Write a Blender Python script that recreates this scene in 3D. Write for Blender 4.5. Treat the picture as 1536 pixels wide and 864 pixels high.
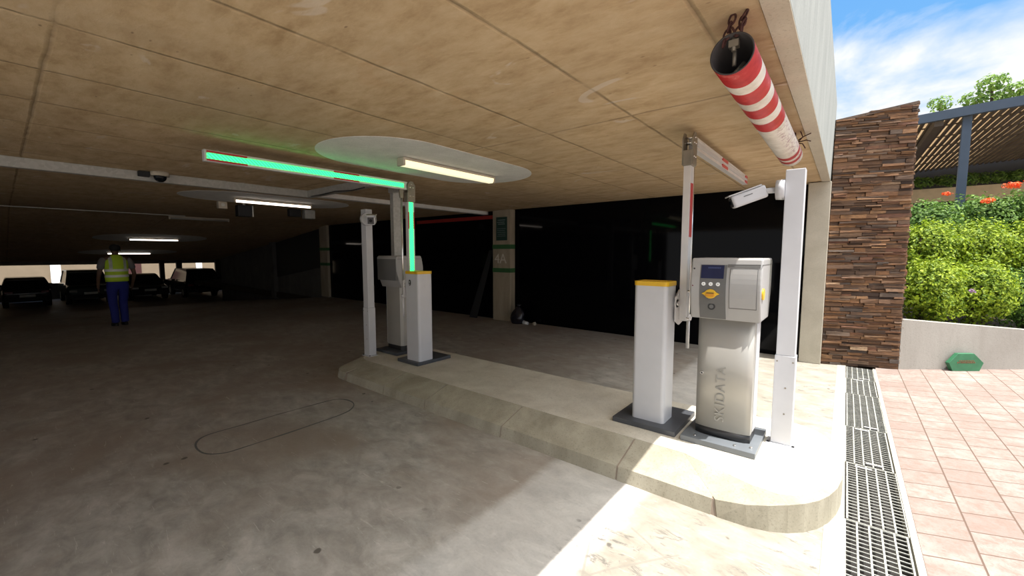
import bpy, bmesh, math, random
from mathutils import Vector, Matrix, noise
R = math.radians
PI = math.pi
random.seed(7)
S = bpy.context.scene
for o in list(bpy.data.objects):
    bpy.data.objects.remove(o)
C = S.collection

# ------------------------------------------------------------------ camera
EYE = 1.48
F = 620.0
pitch = math.atan(52 / F)
yaw = math.atan((1270 - 768) / math.hypot(F, 52))
cam_d = bpy.data.cameras.new('camera')
cam_d.sensor_width = 36
cam_d.lens = F / 1536 * 36
cam_d.clip_start = 0.05
cam_d.clip_end = 500
cam = bpy.data.objects.new('camera', cam_d)
cam.location = (0, 0, EYE)
cam.rotation_euler = (PI / 2 - pitch, 0, yaw)
C.objects.link(cam)
S.camera = cam

# ------------------------------------------------------------------ light and exposure
S.view_settings.view_transform = 'Standard'
S.view_settings.look = 'None'
S.view_settings.gamma = 1
S.view_settings.use_curve_mapping = False
S.view_settings.exposure = 0.45

sun_d = bpy.data.lights.new('sun', 'SUN')
sun_d.energy = 6.3
sun_d.angle = R(0.55)
sun_d.color = (1.0, 0.965, 0.92)
sun = bpy.data.objects.new('sun', sun_d)
C.objects.link(sun)
sun.rotation_euler = Vector((0.338, 0.035, 1.0)).to_track_quat('Z', 'Y').to_euler()
sun.location = (6, 0, 12)

world = bpy.data.worlds.new('world')
S.world = world
world.use_nodes = True
wt = world.node_tree
wt.nodes.clear()
def wn(t, **k):
    n = wt.nodes.new(t)
    for a, b in k.items():
        setattr(n, a, b)
    return n
w_out = wn('ShaderNodeOutputWorld')
w_bg = wn('ShaderNodeBackground')
w_tc = wn('ShaderNodeTexCoord')
w_sep = wn('ShaderNodeSeparateXYZ')
wt.links.new(w_tc.outputs['Generated'], w_sep.inputs[0])
w_r = wn('ShaderNodeValToRGB')
w_r.color_ramp.elements[0].position = 0.0
w_r.color_ramp.elements[0].color = (0.55, 0.78, 0.98, 1)
w_r.color_ramp.elements[1].position = 0.75
w_r.color_ramp.elements[1].color = (0.10, 0.33, 0.85, 1)
e = w_r.color_ramp.elements.new(0.32)
e.color = (0.20, 0.50, 0.93, 1)
wt.links.new(w_sep.outputs[2], w_r.inputs[0])
w_map = wn('ShaderNodeMapping')
w_map.inputs['Scale'].default_value = (1.0, 1.0, 2.6)
w_map.inputs['Location'].default_value = (0.35, 0.2, 0.1)
wt.links.new(w_tc.outputs['Generated'], w_map.inputs[0])
w_n = wn('ShaderNodeTexNoise')
w_n.inputs['Scale'].default_value = 2.3
w_n.inputs['Detail'].default_value = 8
w_n.inputs['Roughness'].default_value = 0.55
w_n.inputs['Distortion'].default_value = 0.5
wt.links.new(w_map.outputs[0], w_n.inputs[0])
# more cloud near the horizon, clear blue higher up
w_m1 = wn('ShaderNodeMath', operation='MULTIPLY_ADD')
w_m1.inputs[1].default_value = -1.9
w_m1.inputs[2].default_value = 0.64
wt.links.new(w_sep.outputs[2], w_m1.inputs[0])
w_m2 = wn('ShaderNodeMath', operation='ADD')
wt.links.new(w_n.outputs[0], w_m2.inputs[0])
wt.links.new(w_m1.outputs[0], w_m2.inputs[1])
w_cr = wn('ShaderNodeValToRGB')
w_cr.color_ramp.elements[0].position = 0.46
w_cr.color_ramp.elements[0].color = (0, 0, 0, 1)
w_cr.color_ramp.elements[1].position = 0.62
w_cr.color_ramp.elements[1].color = (1, 1, 1, 1)
wt.links.new(w_m2.outputs[0], w_cr.inputs[0])
w_mix = wn('ShaderNodeMix', data_type='RGBA')
wt.links.new(w_cr.outputs[0], w_mix.inputs['Factor'])
wt.links.new(w_r.outputs[0], w_mix.inputs['A'])
w_mix.inputs['B'].default_value = (0.98, 0.99, 1.0, 1)
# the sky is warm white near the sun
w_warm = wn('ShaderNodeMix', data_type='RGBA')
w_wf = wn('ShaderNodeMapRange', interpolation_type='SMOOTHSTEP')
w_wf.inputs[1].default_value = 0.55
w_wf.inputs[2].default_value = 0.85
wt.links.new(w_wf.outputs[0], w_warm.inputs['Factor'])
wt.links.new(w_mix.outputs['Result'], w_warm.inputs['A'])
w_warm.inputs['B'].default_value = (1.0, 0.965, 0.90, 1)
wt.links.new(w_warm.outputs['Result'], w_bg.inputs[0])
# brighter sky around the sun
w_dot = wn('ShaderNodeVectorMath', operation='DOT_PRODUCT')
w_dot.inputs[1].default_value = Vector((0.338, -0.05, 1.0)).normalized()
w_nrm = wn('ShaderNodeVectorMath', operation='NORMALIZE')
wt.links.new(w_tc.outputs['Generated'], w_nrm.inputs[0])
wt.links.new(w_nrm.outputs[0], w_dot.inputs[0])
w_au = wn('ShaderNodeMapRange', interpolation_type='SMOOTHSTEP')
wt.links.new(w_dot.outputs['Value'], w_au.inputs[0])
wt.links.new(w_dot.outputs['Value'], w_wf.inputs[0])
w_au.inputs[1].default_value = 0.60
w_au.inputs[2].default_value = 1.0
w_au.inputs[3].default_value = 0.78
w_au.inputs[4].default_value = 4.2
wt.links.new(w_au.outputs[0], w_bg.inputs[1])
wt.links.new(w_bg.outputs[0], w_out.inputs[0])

# ------------------------------------------------------------------ material helpers
class NT:
    def __init__(s, name):
        s.m = bpy.data.materials.new(name)
        s.m.use_nodes = True
        s.t = s.m.node_tree
        s.b = s.t.nodes['Principled BSDF']
        s.x = None
    def n(s, t, ins=None, **k):
        n = s.t.nodes.new(t)
        for a, b in k.items():
            setattr(n, a, b)
        for a, b in (ins or {}).items():
            s.put(n.inputs[a], b)
        return n
    def put(s, sock, v):
        if isinstance(v, bpy.types.NodeSocket):
            s.t.links.new(v, sock)
        elif isinstance(v, bpy.types.Node):
            s.t.links.new(v.outputs[0], sock)
        else:
            sock.default_value = v
    def coord(s, kind='Object'):
        if s.x is None:
            s.x = s.n('ShaderNodeTexCoord')
        return s.x.outputs[kind]
    def noise(s, scale, detail=4, rough=0.55, vec=None, dist=0.0):
        return s.n('ShaderNodeTexNoise', {'Vector': vec or s.coord(), 'Scale': scale, 'Detail': detail,
                                          'Roughness': rough, 'Distortion': dist}).outputs[0]
    def mapv(s, scale=(1, 1, 1), rot=(0, 0, 0), loc=(0, 0, 0), vec=None):
        return s.n('ShaderNodeMapping', {'Vector': vec or s.coord(), 'Scale': scale, 'Rotation': rot, 'Location': loc}).outputs[0]
    def ramp(s, fac, stops):
        r = s.n('ShaderNodeValToRGB', {0: fac})
        cr = r.color_ramp
        while len(cr.elements) < len(stops):
            cr.elements.new(0.5)
        for e, (p, c) in zip(cr.elements, stops):
            e.position = p
            if not hasattr(c, '__len__'):
                c = (c, c, c)
            e.color = (c[0], c[1], c[2], 1)
        return r.outputs[0]
    def math(s, op, a, b=0.0, c=0.0):
        return s.n('ShaderNodeMath', {0: a, 1: b, 2: c}, operation=op).outputs[0]
    def mix(s, f, a, b, mode='MIX'):
        n = s.n('ShaderNodeMix', data_type='RGBA', blend_type=mode)
        s.put(n.inputs['Factor'], f)
        for k, v in (('A', a), ('B', b)):
            if isinstance(v, tuple) and len(v) == 3:
                v = v + (1,)
            s.put(n.inputs[k], v)
        return n.outputs['Result']
    def bump(s, h, strength=0.3, dist=0.01):
        b = s.n('ShaderNodeBump', {'Height': h, 'Strength': strength, 'Distance': dist})
        s.t.links.new(b.outputs[0], s.b.inputs['Normal'])
    def set(s, **k):
        names = {'color': 'Base Color', 'rough': 'Roughness', 'metal': 'Metallic', 'spec': 'Specular IOR Level',
                 'emit': 'Emission Color', 'power': 'Emission Strength', 'coat': 'Coat Weight'}
        for a, v in k.items():
            if isinstance(v, tuple) and len(v) == 3:
                v = v + (1,)
            s.put(s.b.inputs[names[a]], v)
        return s

def plain(name, col, rough=0.5, metal=0.0, var=0.12, scale=6.0, bump=0.0, spec=0.5):
    """one colour with slight procedural wear"""
    s = NT(name)
    c2 = tuple(max(0, c * (1 - var)) for c in col)
    c1 = tuple(min(1, c * (1 + var * 0.5)) for c in col)
    n = s.noise(scale, 5)
    s.set(color=s.ramp(n, [(0.3, c2), (0.7, c1)]), rough=rough, metal=metal, spec=spec)
    if bump:
        s.bump(s.noise(scale * 12, 3), bump, 0.002)
    return s.m

def emitm(name, col, power):
    s = NT(name)
    s.set(color=tuple(min(1, c) for c in col), emit=col, power=power, rough=0.4)
    return s.m

# ---- concrete ceiling, cast against boards
def mk_ceiling():
    s = NT('board_cast_concrete')
    pos = s.n('ShaderNodeNewGeometry').outputs['Position']
    xyz = s.n('ShaderNodeSeparateXYZ', {0: pos})
    wob = s.math('MULTIPLY', s.math('SUBTRACT', s.noise(3.0, 4, 0.6, pos), 0.5), 0.03)
    def line(axis, period, off, width):
        v = s.math('ADD', s.math('ADD', xyz.outputs[axis], wob), off)
        fr = s.math('FRACT', s.math('DIVIDE', v, period))
        d = s.math('MULTIPLY', s.math('ABSOLUTE', s.math('SUBTRACT', fr, 0.5)), period)
        return s.math('SUBTRACT', 1.0, s.math('SMOOTH_MIN', s.math('DIVIDE', d, width), 1.0, 0.2))
    lx = line(0, 0.69, 1.20 + 0.345 + 0.69 * 60, 0.016)
    ly = line(1, 2.585, -0.205 + 2.585 * 8.5, 0.016)
    ln = s.math('MAXIMUM', lx, ly)
    brk = s.ramp(s.noise(1.6, 5, 0.7, pos), [(0.34, 0.25), (0.5, 1.0)])
    ln = s.math('MULTIPLY', ln, brk)
    sv = s.mapv((1.0, 2.2, 1), vec=pos)
    grain = s.noise(4.0, 12, 0.72, sv, 0.15)
    big = s.noise(0.7, 5, 0.6, pos, 0.4)
    col = s.ramp(grain, [(0.30, (0.40, 0.275, 0.145)), (0.5, (0.57, 0.425, 0.25)), (0.70, (0.68, 0.54, 0.35))])
    col = s.mix(s.ramp(big, [(0.35, 0.0), (0.7, 0.55)]), col, (0.40, 0.31, 0.20))
    # rust-orange and pale patches
    col = s.mix(s.ramp(s.noise(2.2, 6, 0.7, pos, 1.0), [(0.6, 0.0), (0.75, 0.35)]), col, (0.55, 0.33, 0.17))
    pale = s.ramp(s.noise(1.3, 3, 0.6, s.mapv((1.0, 2.2, 1), (0, 0, 0.6), (3.3, 1.2, 0), pos), 1.5), [(0.655, 0.0), (0.70, 0.6)])
    col = s.mix(pale, col, (0.66, 0.58, 0.48))
    pits = s.n('ShaderNodeTexVoronoi', {'Vector': s.mapv((1, 2.2, 1), vec=pos), 'Scale': 7.0, 'Randomness': 1.0}).outputs[0]
    pit = s.math('MULTIPLY', s.ramp(pits, [(0.04, 1.0), (0.10, 0.0)]), s.ramp(s.noise(2.0, 2, 0.5, pos), [(0.5, 0.0), (0.56, 1.0)]))
    col = s.mix(s.math('MULTIPLY', pit, 0.75), col, (0.22, 0.15, 0.09))
    col = s.mix(s.math('MULTIPLY', ln, 0.62), col, (0.19, 0.135, 0.08))
    s.set(color=col, rough=0.92, spec=0.2)
    h = s.math('SUBTRACT', s.math('ADD', grain, s.math('MULTIPLY', s.noise(40, 3, 0.6, pos), 0.25)), s.math('MULTIPLY', ln, 1.1))
    s.bump(h, 0.55, 0.012)
    return s.m

def mk_floor():
    s = NT('power_floated_concrete')
    pos = s.n('ShaderNodeNewGeometry').outputs['Position']
    xyz = s.n('ShaderNodeSeparateXYZ', {0: pos})
    big = s.noise(0.8, 6, 0.62, pos, 0.5)
    mid = s.noise(4.5, 8, 0.68, s.mapv((1, 1.6, 1), (0, 0, 0.5), vec=pos), 0.4)
    fine = s.noise(60, 4, 0.6, pos)
    col = s.ramp(mid, [(0.32, (0.26, 0.245, 0.22)), (0.5, (0.38, 0.36, 0.325)), (0.68, (0.50, 0.475, 0.435))])
    col = s.mix(s.ramp(big, [(0.38, 0.75), (0.60, 0.0)]), col, (0.29, 0.235, 0.19))
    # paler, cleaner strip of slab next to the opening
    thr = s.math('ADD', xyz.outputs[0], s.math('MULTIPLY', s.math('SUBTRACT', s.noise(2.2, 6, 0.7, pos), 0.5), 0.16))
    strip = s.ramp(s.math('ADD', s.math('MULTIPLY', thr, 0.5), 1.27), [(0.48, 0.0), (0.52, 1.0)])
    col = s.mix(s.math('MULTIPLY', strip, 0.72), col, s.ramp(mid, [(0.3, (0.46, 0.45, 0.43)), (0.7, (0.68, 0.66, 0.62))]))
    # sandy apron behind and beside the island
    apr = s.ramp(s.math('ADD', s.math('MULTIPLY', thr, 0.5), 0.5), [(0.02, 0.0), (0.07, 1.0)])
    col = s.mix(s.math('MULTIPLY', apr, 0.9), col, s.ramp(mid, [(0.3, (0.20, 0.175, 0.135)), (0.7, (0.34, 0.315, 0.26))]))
    # rusty bleed near the island nose
    mus = s.n('ShaderNodeVectorMath', {0: pos, 1: (-4.9, 2.75, 0)}, operation='DISTANCE').outputs['Value']
    col = s.mix(s.math('MULTIPLY', s.ramp(mus, [(0.1, 1.0), (1.1, 0.0)]), 0.55), col, (0.20, 0.125, 0.06))
    # scrape marks
    scr = s.noise(9, 5, 0.7, s.mapv((0.5, 5, 1), (0, 0, 1.1), vec=pos), 1.2)
    col = s.mix(s.ramp(scr, [(0.62, 0.0), (0.70, 0.45)]), col, (0.70, 0.67, 0.62))
    # fallen oil drips
    vor = s.n('ShaderNodeTexVoronoi', {'Vector': s.n('ShaderNodeVectorMath', {0: pos, 1: s.n('ShaderNodeVectorMath', {0: s.n('ShaderNodeTexNoise', {'Vector': pos, 'Scale': 14.0}).outputs[1], 1: (0.03, 0.03, 0.03)}, operation='MULTIPLY').outputs[0]}, operation='ADD').outputs[0], 'Scale': 4.0, 'Randomness': 1.0}).outputs[0]
    drip = s.math('MULTIPLY', s.ramp(vor, [(0.06, 1.0), (0.085, 0.0)]), s.ramp(s.noise(1.1, 2, 0.5, s.mapv(loc=(2.0, 0.7, 0), vec=pos)), [(0.45, 0.0), (0.50, 0.85)]))
    col = s.mix(drip, col, (0.085, 0.075, 0.065))
    # tyre scuffs and grime by the entrance
    near = s.ramp(s.math('ADD', s.math('MULTIPLY', xyz.outputs[0], 0.5), 0.75), [(0.20, 0.0), (0.27, 1.0)])
    g1 = s.noise(7, 8, 0.75, s.mapv((1.2, 3.0, 1), (0, 0, 0.35), vec=pos), 0.8)
    g2 = s.noise(1.4, 3, 0.5, s.mapv(loc=(4.1, 2.2, 0), vec=pos))
    grime = s.math('MULTIPLY', s.math('MULTIPLY', s.ramp(g1, [(0.54, 0.0), (0.62, 1.0)]), s.ramp(g2, [(0.46, 0.0), (0.56, 0.85)])), near)
    col = s.mix(grime, col, (0.13, 0.12, 0.105))
    for (ax, ay, ang) in ((-0.83, 1.55, 1.25), (-0.55, 1.95, 0.45), (-0.72, 1.75, 2.2)):
        mv = s.mapv((1, 1, 1), (0, 0, ang), (0, 0, 0), s.n('ShaderNodeVectorMath', {0: pos, 1: (ax, ay, 0)}, operation='SUBTRACT').outputs[0])
        q = s.n('ShaderNodeSeparateXYZ', {0: mv})
        ln_ = s.math('MULTIPLY', s.math('LESS_THAN', s.math('ABSOLUTE', s.math('ADD', q.outputs[1], s.math('MULTIPLY', g2, 0.05))), 0.006), s.math('LESS_THAN', s.math('ABSOLUTE', q.outputs[0]), 0.30))
        col = s.mix(s.math('MULTIPLY', ln_, 0.6), col, (0.22, 0.20, 0.17))
    col = s.mix(s.math('MULTIPLY', s.ramp(fine, [(0.3, 1.0), (0.5, 0.0)]), 0.12), col, (0.15, 0.13, 0.11))
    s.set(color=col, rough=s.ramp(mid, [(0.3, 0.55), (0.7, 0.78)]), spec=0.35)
    s.bump(s.math('ADD', mid, s.math('MULTIPLY', fine, 0.3)), 0.25, 0.006)
    return s.m

def mk_concrete(name, a, b, scale=3.0, streak=False, rough=0.9, speck=True):
    s = NT(name)
    pos = s.n('ShaderNodeNewGeometry').outputs['Position']
    v = s.mapv((1, 1, 0.25), vec=pos) if streak else pos
    n1 = s.noise(scale, 7, 0.65, v, 0.4)
    col = s.ramp(n1, [(0.28, a), (0.72, b)])
    if speck:
        sp = s.noise(90, 3, 0.6, pos)
        col = s.mix(s.ramp(sp, [(0.33, 0.35), (0.45, 0.0)]), col, tuple(c * 0.55 for c in a))
    s.set(color=col, rough=rough, spec=0.25)
    s.bump(s.noise(scale * 14, 5, 0.6, pos), 0.35, 0.004)
    return s.m

def mk_stone():
    s = NT('stacked_slate')
    at = s.n('ShaderNodeAttribute', attribute_name='tone')
    pos = s.coord()
    n1 = s.noise(14, 6, 0.65, s.mapv((1, 1, 4), vec=pos), 0.6)
    base = s.ramp(at.outputs['Fac'], [(0.0, (0.055, 0.036, 0.026)), (0.2, (0.14, 0.078, 0.042)), (0.45, (0.23, 0.115, 0.052)),
                                      (0.62, (0.105, 0.085, 0.07)), (0.8, (0.29, 0.155, 0.07)), (0.93, (0.17, 0.08, 0.05)), (1.0, (0.36, 0.24, 0.14))])
    col = s.mix(s.ramp(n1, [(0.3, 0.65), (0.6, 0.0)]), base, (0.05, 0.035, 0.03))
    col = s.mix(s.ramp(s.noise(6, 4, 0.6, pos), [(0.6, 0.0), (0.75, 0.4)]), col, (0.26, 0.15, 0.09))
    s.set(color=col, rough=0.85, spec=0.3)
    s.bump(s.noise(30, 6, 0.7, s.mapv((1, 1, 3), vec=pos)), 0.6, 0.01)
    return s.m

def mk_paving():
    s = NT('clay_block_paving')
    pos = s.n('ShaderNodeNewGeometry').outputs['Position']
    xyz = s.n('ShaderNodeSeparateXYZ', {0: pos})
    yy = s.math('MULTIPLY_ADD', xyz.outputs[0], -0.38, xyz.outputs[1])
    v = s.n('ShaderNodeCombineXYZ', {0: yy, 1: s.math('SUBTRACT', xyz.outputs[0], 0.365)})
    br = s.n('ShaderNodeTexBrick', {'Vector': v, 'Color1': (0.22, 0.22, 0.22, 1), 'Color2': (0.85, 0.85, 0.85, 1), 'Mortar': (0, 0, 0, 1),
                                    'Scale': 1.0, 'Mortar Size': 0.0045, 'Mortar Smooth': 0.3, 'Bias': 0.0, 'Brick Width': 0.21, 'Row Height': 0.222})
    br.offset = 0.5
    tone = s.ramp(br.outputs['Color'], [(0.2, (0.225, 0.172, 0.150)), (0.5, (0.25, 0.197, 0.173)), (0.85, (0.28, 0.228, 0.203))])
    n1 = s.noise(14, 9, 0.78, pos, 0.3)
    tone = s.mix(s.ramp(n1, [(0.40, 0.9), (0.58, 0.0)]), tone, (0.20, 0.145, 0.12))
    tone = s.mix(s.ramp(s.noise(2.0, 6, 0.7, pos), [(0.5, 0.0), (0.7, 0.5)]), tone, (0.40, 0.35, 0.32))
    tone = s.mix(s.ramp(s.noise(80, 3, 0.6, pos), [(0.3, 0.4), (0.45, 0.0)]), tone, (0.15, 0.105, 0.09))
    col = s.mix(br.outputs['Fac'], tone, (0.12, 0.08, 0.06))
    s.set(color=col, rough=0.85, spec=0.3)
    s.bump(s.math('SUBTRACT', s.math('MULTIPLY', n1, 0.4), br.outputs['Fac']), 0.7, 0.008)
    return s.m

def mk_tube():
    """white pipe with red bands, worn lettering rubbed into streaks"""
    s = NT('banded_pipe_paint')
    co = s.coord()
    xyz = s.n('ShaderNodeSeparateXYZ', {0: co})
    y = s.math('ADD', xyz.outputs[1], s.math('MULTIPLY', s.math('SUBTRACT', s.noise(9, 2, 0.5, co), 0.5), 0.012))
    m = None
    for a, b in ((-0.01, 0.17), (0.27, 0.43), (0.54, 0.70), (0.82, 1.00), (1.88, 1.97), (2.04, 2.12)):
        k = s.math('MULTIPLY', s.math('GREATER_THAN', y, a), s.math('LESS_THAN', y, b))
        m = k if m is None else s.math('MAXIMUM', m, k)
    white = s.ramp(s.noise(12, 6, 0.7, co), [(0.3, (0.55, 0.50, 0.42)), (0.6, (0.74, 0.70, 0.63))])
    red = s.ramp(s.noise(14, 5, 0.7, co), [(0.3, (0.36, 0.012, 0.015)), (0.6, (0.50, 0.03, 0.03)), (0.72, (0.60, 0.16, 0.13))])
    col = s.mix(m, white, red)
    # scuffs on the sun side
    side = s.ramp(xyz.outputs[0], [(0.02, 0.0), (0.05, 1.0)])
    scf = s.ramp(s.noise(45, 4, 0.7, s.mapv((1, 0.6, 1), vec=co), 1.0), [(0.52, 0.0), (0.60, 0.7)])
    long_ = s.math('GREATER_THAN', y, 1.00)
    col = s.mix(s.math('MULTIPLY', s.math('MULTIPLY', side, scf), long_), col, (0.22, 0.05, 0.12))
    s.set(color=col, rough=0.45, spec=0.5)
    return s.m

def mk_leaf(name, a, b, trans=0.35):
    s = NT(name)
    at = s.n('ShaderNodeAttribute', attribute_name='tone')
    col = s.ramp(at.outputs['Fac'], [(0.0, a), (1.0, b)])
    s.set(color=col, rough=0.55, spec=0.3)
    tr = s.n('ShaderNodeBsdfTranslucent', {'Color': col})
    mx = s.n('ShaderNodeMixShader', {0: trans, 1: s.b.outputs[0], 2: tr.outputs[0]})
    s.t.links.new(mx.outputs[0], s.t.nodes['Material Output'].inputs[0])
    return s.m

def mk_galv():
    s = NT('galvanised_steel')
    co = s.coord()
    v = s.n('ShaderNodeTexVoronoi', {'Vector': co, 'Scale': 35.0}).outputs['Color']
    g = s.n('ShaderNodeSeparateXYZ', {0: v}).outputs[0]
    s.set(color=s.ramp(g, [(0.0, (0.38, 0.38, 0.35)), (1.0, (0.46, 0.46, 0.43))]), metal=0.3, rough=0.5)
    return s.m

M = {}
M['ceiling'] = mk_ceiling()
M['floor'] = mk_floor()
M['kerb'] = mk_concrete('kerb_concrete', (0.26, 0.235, 0.175), (0.47, 0.435, 0.345), 3.0, True)
M['infill'] = mk_concrete('screed_concrete', (0.50, 0.455, 0.375), (0.68, 0.64, 0.55), 3.5)
M['mortar'] = plain('old_mortar', (0.30, 0.24, 0.19), 0.95)
M['plaster'] = mk_concrete('painted_render', (0.225, 0.24, 0.228), (0.31, 0.325, 0.305), 5.0, True)
M['soffit'] = mk_concrete('cream_painted_soffit', (0.44, 0.40, 0.32), (0.53, 0.49, 0.40), 4.0)
M['planterwall'] = mk_concrete('grey_render', (0.27, 0.25, 0.22), (0.37, 0.35, 0.315), 2.5, True)
M['pillar'] = mk_concrete('raw_column_concrete', (0.27, 0.225, 0.16), (0.42, 0.36, 0.27), 5.0, True)
M['darkwall'] = mk_concrete('grimy_grey_wall', (0.10, 0.095, 0.09), (0.16, 0.15, 0.14), 2.0)
M['farwall'] = mk_concrete('beige_house_wall', (0.20, 0.155, 0.105), (0.25, 0.195, 0.135), 1.0, speck=False)
M['stone'] = mk_stone()
M['paving'] = mk_paving()
M['pave_edge'] = mk_concrete('concrete_edging', (0.30, 0.285, 0.24), (0.42, 0.40, 0.34), 6.0)
M['black'] = plain('black_sheeting', (0.0022, 0.0022, 0.003), 0.05, 0, 0.0, 2.0, spec=0.09)
M['blackmatt'] = plain('matt_black', (0.012, 0.012, 0.013), 0.7)
M['redstrip'] = plain('red_paint_strip', (0.30, 0.018, 0.012), 0.6)
M['powder_white'] = plain('white_powder_coat', (0.56, 0.565, 0.585), 0.38, 0, 0.04)
M['powder_grey'] = plain('light_grey_powder_coat', (0.52, 0.53, 0.55), 0.4, 0, 0.05)
M['machine'] = plain('champagne_grey_metallic', (0.40, 0.385, 0.35), 0.42, 0.25, 0.05)
M['machine_head'] = plain('silver_grey_plastic', (0.38, 0.375, 0.365), 0.40, 0.1, 0.05)
M['machine_dark'] = plain('mid_grey_plastic', (0.13, 0.13, 0.125), 0.45, 0, 0.06)
M['machine_letter'] = plain('embossed_grey_letter', (0.32, 0.31, 0.28), 0.5)
M['baseplate'] = plain('anthracite_plate', (0.075, 0.08, 0.09), 0.42, 0.1, 0.2)
M['baseplate_light'] = plain('slate_grey_plate', (0.15, 0.165, 0.18), 0.45, 0.1, 0.15)
M['rubber'] = plain('black_plastic', (0.02, 0.02, 0.021), 0.4)
M['yellow'] = plain('yellow_plastic', (0.72, 0.43, 0.015), 0.4, 0, 0.08)
M['yellow_dark'] = plain('amber_plastic', (0.62, 0.27, 0.01), 0.4)
M['lcd'] = plain('blue_lcd_glass', (0.012, 0.020, 0.065), 0.15)
M['lcd_text'] = plain('lcd_characters', (0.03, 0.05, 0.16), 0.4)
M['chrome'] = plain('chrome_steel', (0.70, 0.69, 0.66), 0.22, 0.9, 0.1)
M['dullsteel'] = plain('dull_zinc_steel', (0.30, 0.27, 0.22), 0.5, 0.5, 0.3)
M['aluminium'] = plain('white_aluminium', (0.66, 0.645, 0.635), 0.35, 0.15, 0.06)
M['red_reflector'] = plain('red_reflective_tape', (0.50, 0.045, 0.05), 0.35)
M['galv'] = mk_galv()
def mk_led():
    s = NT('green_led_strip')
    xyz = s.n('ShaderNodeSeparateXYZ', {0: s.coord()})
    run = s.math('ADD', xyz.outputs[1], xyz.outputs[2])
    fr = s.math('FRACT', s.math('DIVIDE', run, 0.030))
    k = s.math('LESS_THAN', fr, 0.33)
    c = s.mix(k, (0.012, 0.56, 0.090), (0.006, 0.10, 0.035))
    s.set(color=(0.02, 0.3, 0.15), emit=c, power=5.0)
    return s.m
M['led'] = mk_led()
M['lamp_warm'] = emitm('yellowed_lamp_cover', (1.0, 0.88, 0.58), 0.72)
M['lamp_cool'] = emitm('fluorescent_tube', (1.0, 0.88, 0.78), 3.2)
M['lamp_off'] = plain('unlit_lamp_cover', (0.36, 0.34, 0.31), 0.4)
M['fitting'] = plain('cream_metal_fitting', (0.50, 0.45, 0.36), 0.5, 0, 0.2)
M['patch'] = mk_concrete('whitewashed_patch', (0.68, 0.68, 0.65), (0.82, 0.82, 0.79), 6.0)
M['tube'] = mk_tube()
M['pipe_in'] = plain('pipe_inside', (0.05, 0.045, 0.045), 0.7)
M['rust'] = plain('rusty_iron', (0.075, 0.028, 0.024), 0.8, 0.2, 0.5, 40)
M['grate'] = plain('galvanised_grating', (0.50, 0.50, 0.45), 0.5, 0.35, 0.3, 12)
M['pit'] = plain('drain_pit', (0.02, 0.017, 0.015), 0.95)
M['bluegrey'] = plain('blue_grey_steel_paint', (0.055, 0.08, 0.115), 0.5, 0, 0.1)
M['slat'] = plain('dark_timber_slat', (0.09, 0.075, 0.06), 0.7)
M['signgreen'] = plain('green_enamel', (0.03, 0.15, 0.07), 0.45, 0, 0.25, 10)
M['signred'] = plain('faded_red_lettering', (0.26, 0.09, 0.045), 0.6, 0, 0.4, 60)
M['signdark'] = plain('dark_green_plate', (0.012, 0.045, 0.034), 0.5)
M['signtext'] = plain('pale_sign_lettering', (0.22, 0.27, 0.27), 0.6)
M['greenband'] = plain('green_paint_band', (0.03, 0.115, 0.035), 0.7)
M['whitepaint'] = plain('white_stencil_paint', (0.62, 0.58, 0.50), 0.7)
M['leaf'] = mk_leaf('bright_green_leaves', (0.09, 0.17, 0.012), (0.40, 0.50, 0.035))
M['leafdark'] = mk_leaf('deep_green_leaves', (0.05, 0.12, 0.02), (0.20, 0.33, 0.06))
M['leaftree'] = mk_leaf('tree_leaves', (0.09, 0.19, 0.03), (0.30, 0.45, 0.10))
M['petal'] = mk_leaf('orange_red_petals', (0.75, 0.07, 0.02), (0.95, 0.22, 0.06), 0.2)
M['petalpurple'] = mk_leaf('mauve_petals', (0.35, 0.18, 0.40), (0.5, 0.3, 0.5), 0.2)
M['twig'] = plain('brown_twig', (0.10, 0.07, 0.045), 0.85)
M['soil'] = plain('dark_soil', (0.05, 0.035, 0.022), 0.95)
M['bag'] = plain('black_bin_liner', (0.018, 0.016, 0.022), 0.22)
M['paper'] = plain('white_paper', (0.70, 0.70, 0.70), 0.7)
M['skin'] = plain('brown_skin', (0.12, 0.065, 0.04), 0.55)
M['hair'] = plain('black_hair', (0.010, 0.009, 0.008), 0.8)
M['vest'] = plain('fluorescent_lime_fabric', (0.50, 0.72, 0.035), 0.75)
M['reflect'] = plain('silver_reflective_tape', (0.80, 0.83, 0.74), 0.35)
M['trouser'] = plain('royal_blue_fabric', (0.012, 0.018, 0.17), 0.85)
M['shirt'] = plain('grey_shirt_fabric', (0.16, 0.15, 0.15), 0.85)
M['boot'] = plain('black_leather', (0.012, 0.011, 0.011), 0.5)
M['glass'] = plain('dark_car_glass', (0.008, 0.010, 0.012), 0.12, 0, 0.1, spec=0.15)
M['tyre'] = plain('tyre_rubber', (0.012, 0.012, 0.012), 0.8)
M['plate'] = plain('pale_number_plate', (0.60, 0.60, 0.55), 0.5)
M['taillight'] = plain('red_tail_lamp', (0.16, 0.010, 0.014), 0.25)
M['headlight'] = plain('clear_head_lamp', (0.45, 0.45, 0.43), 0.12)
M['band'] = plain('beige_fascia_paint', (0.62, 0.50, 0.32), 0.8)
M['door_red'] = plain('maroon_door_paint', (0.05, 0.012, 0.010), 0.6)
M['white_wall'] = plain('white_sunlit_wall', (0.85, 0.85, 0.83), 0.8)  # white that stands in for light showing through gaps
M['asphalt'] = mk_concrete('asphalt', (0.10, 0.10, 0.095), (0.16, 0.155, 0.15), 4)
M['seal'] = plain('dark_joint_sealant', (0.13, 0.13, 0.125), 0.8)
M['cover_sheet'] = mk_leaf('translucent_roof_sheet', (0.62, 0.52, 0.385), (0.62, 0.52, 0.385), 0.6)

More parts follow.
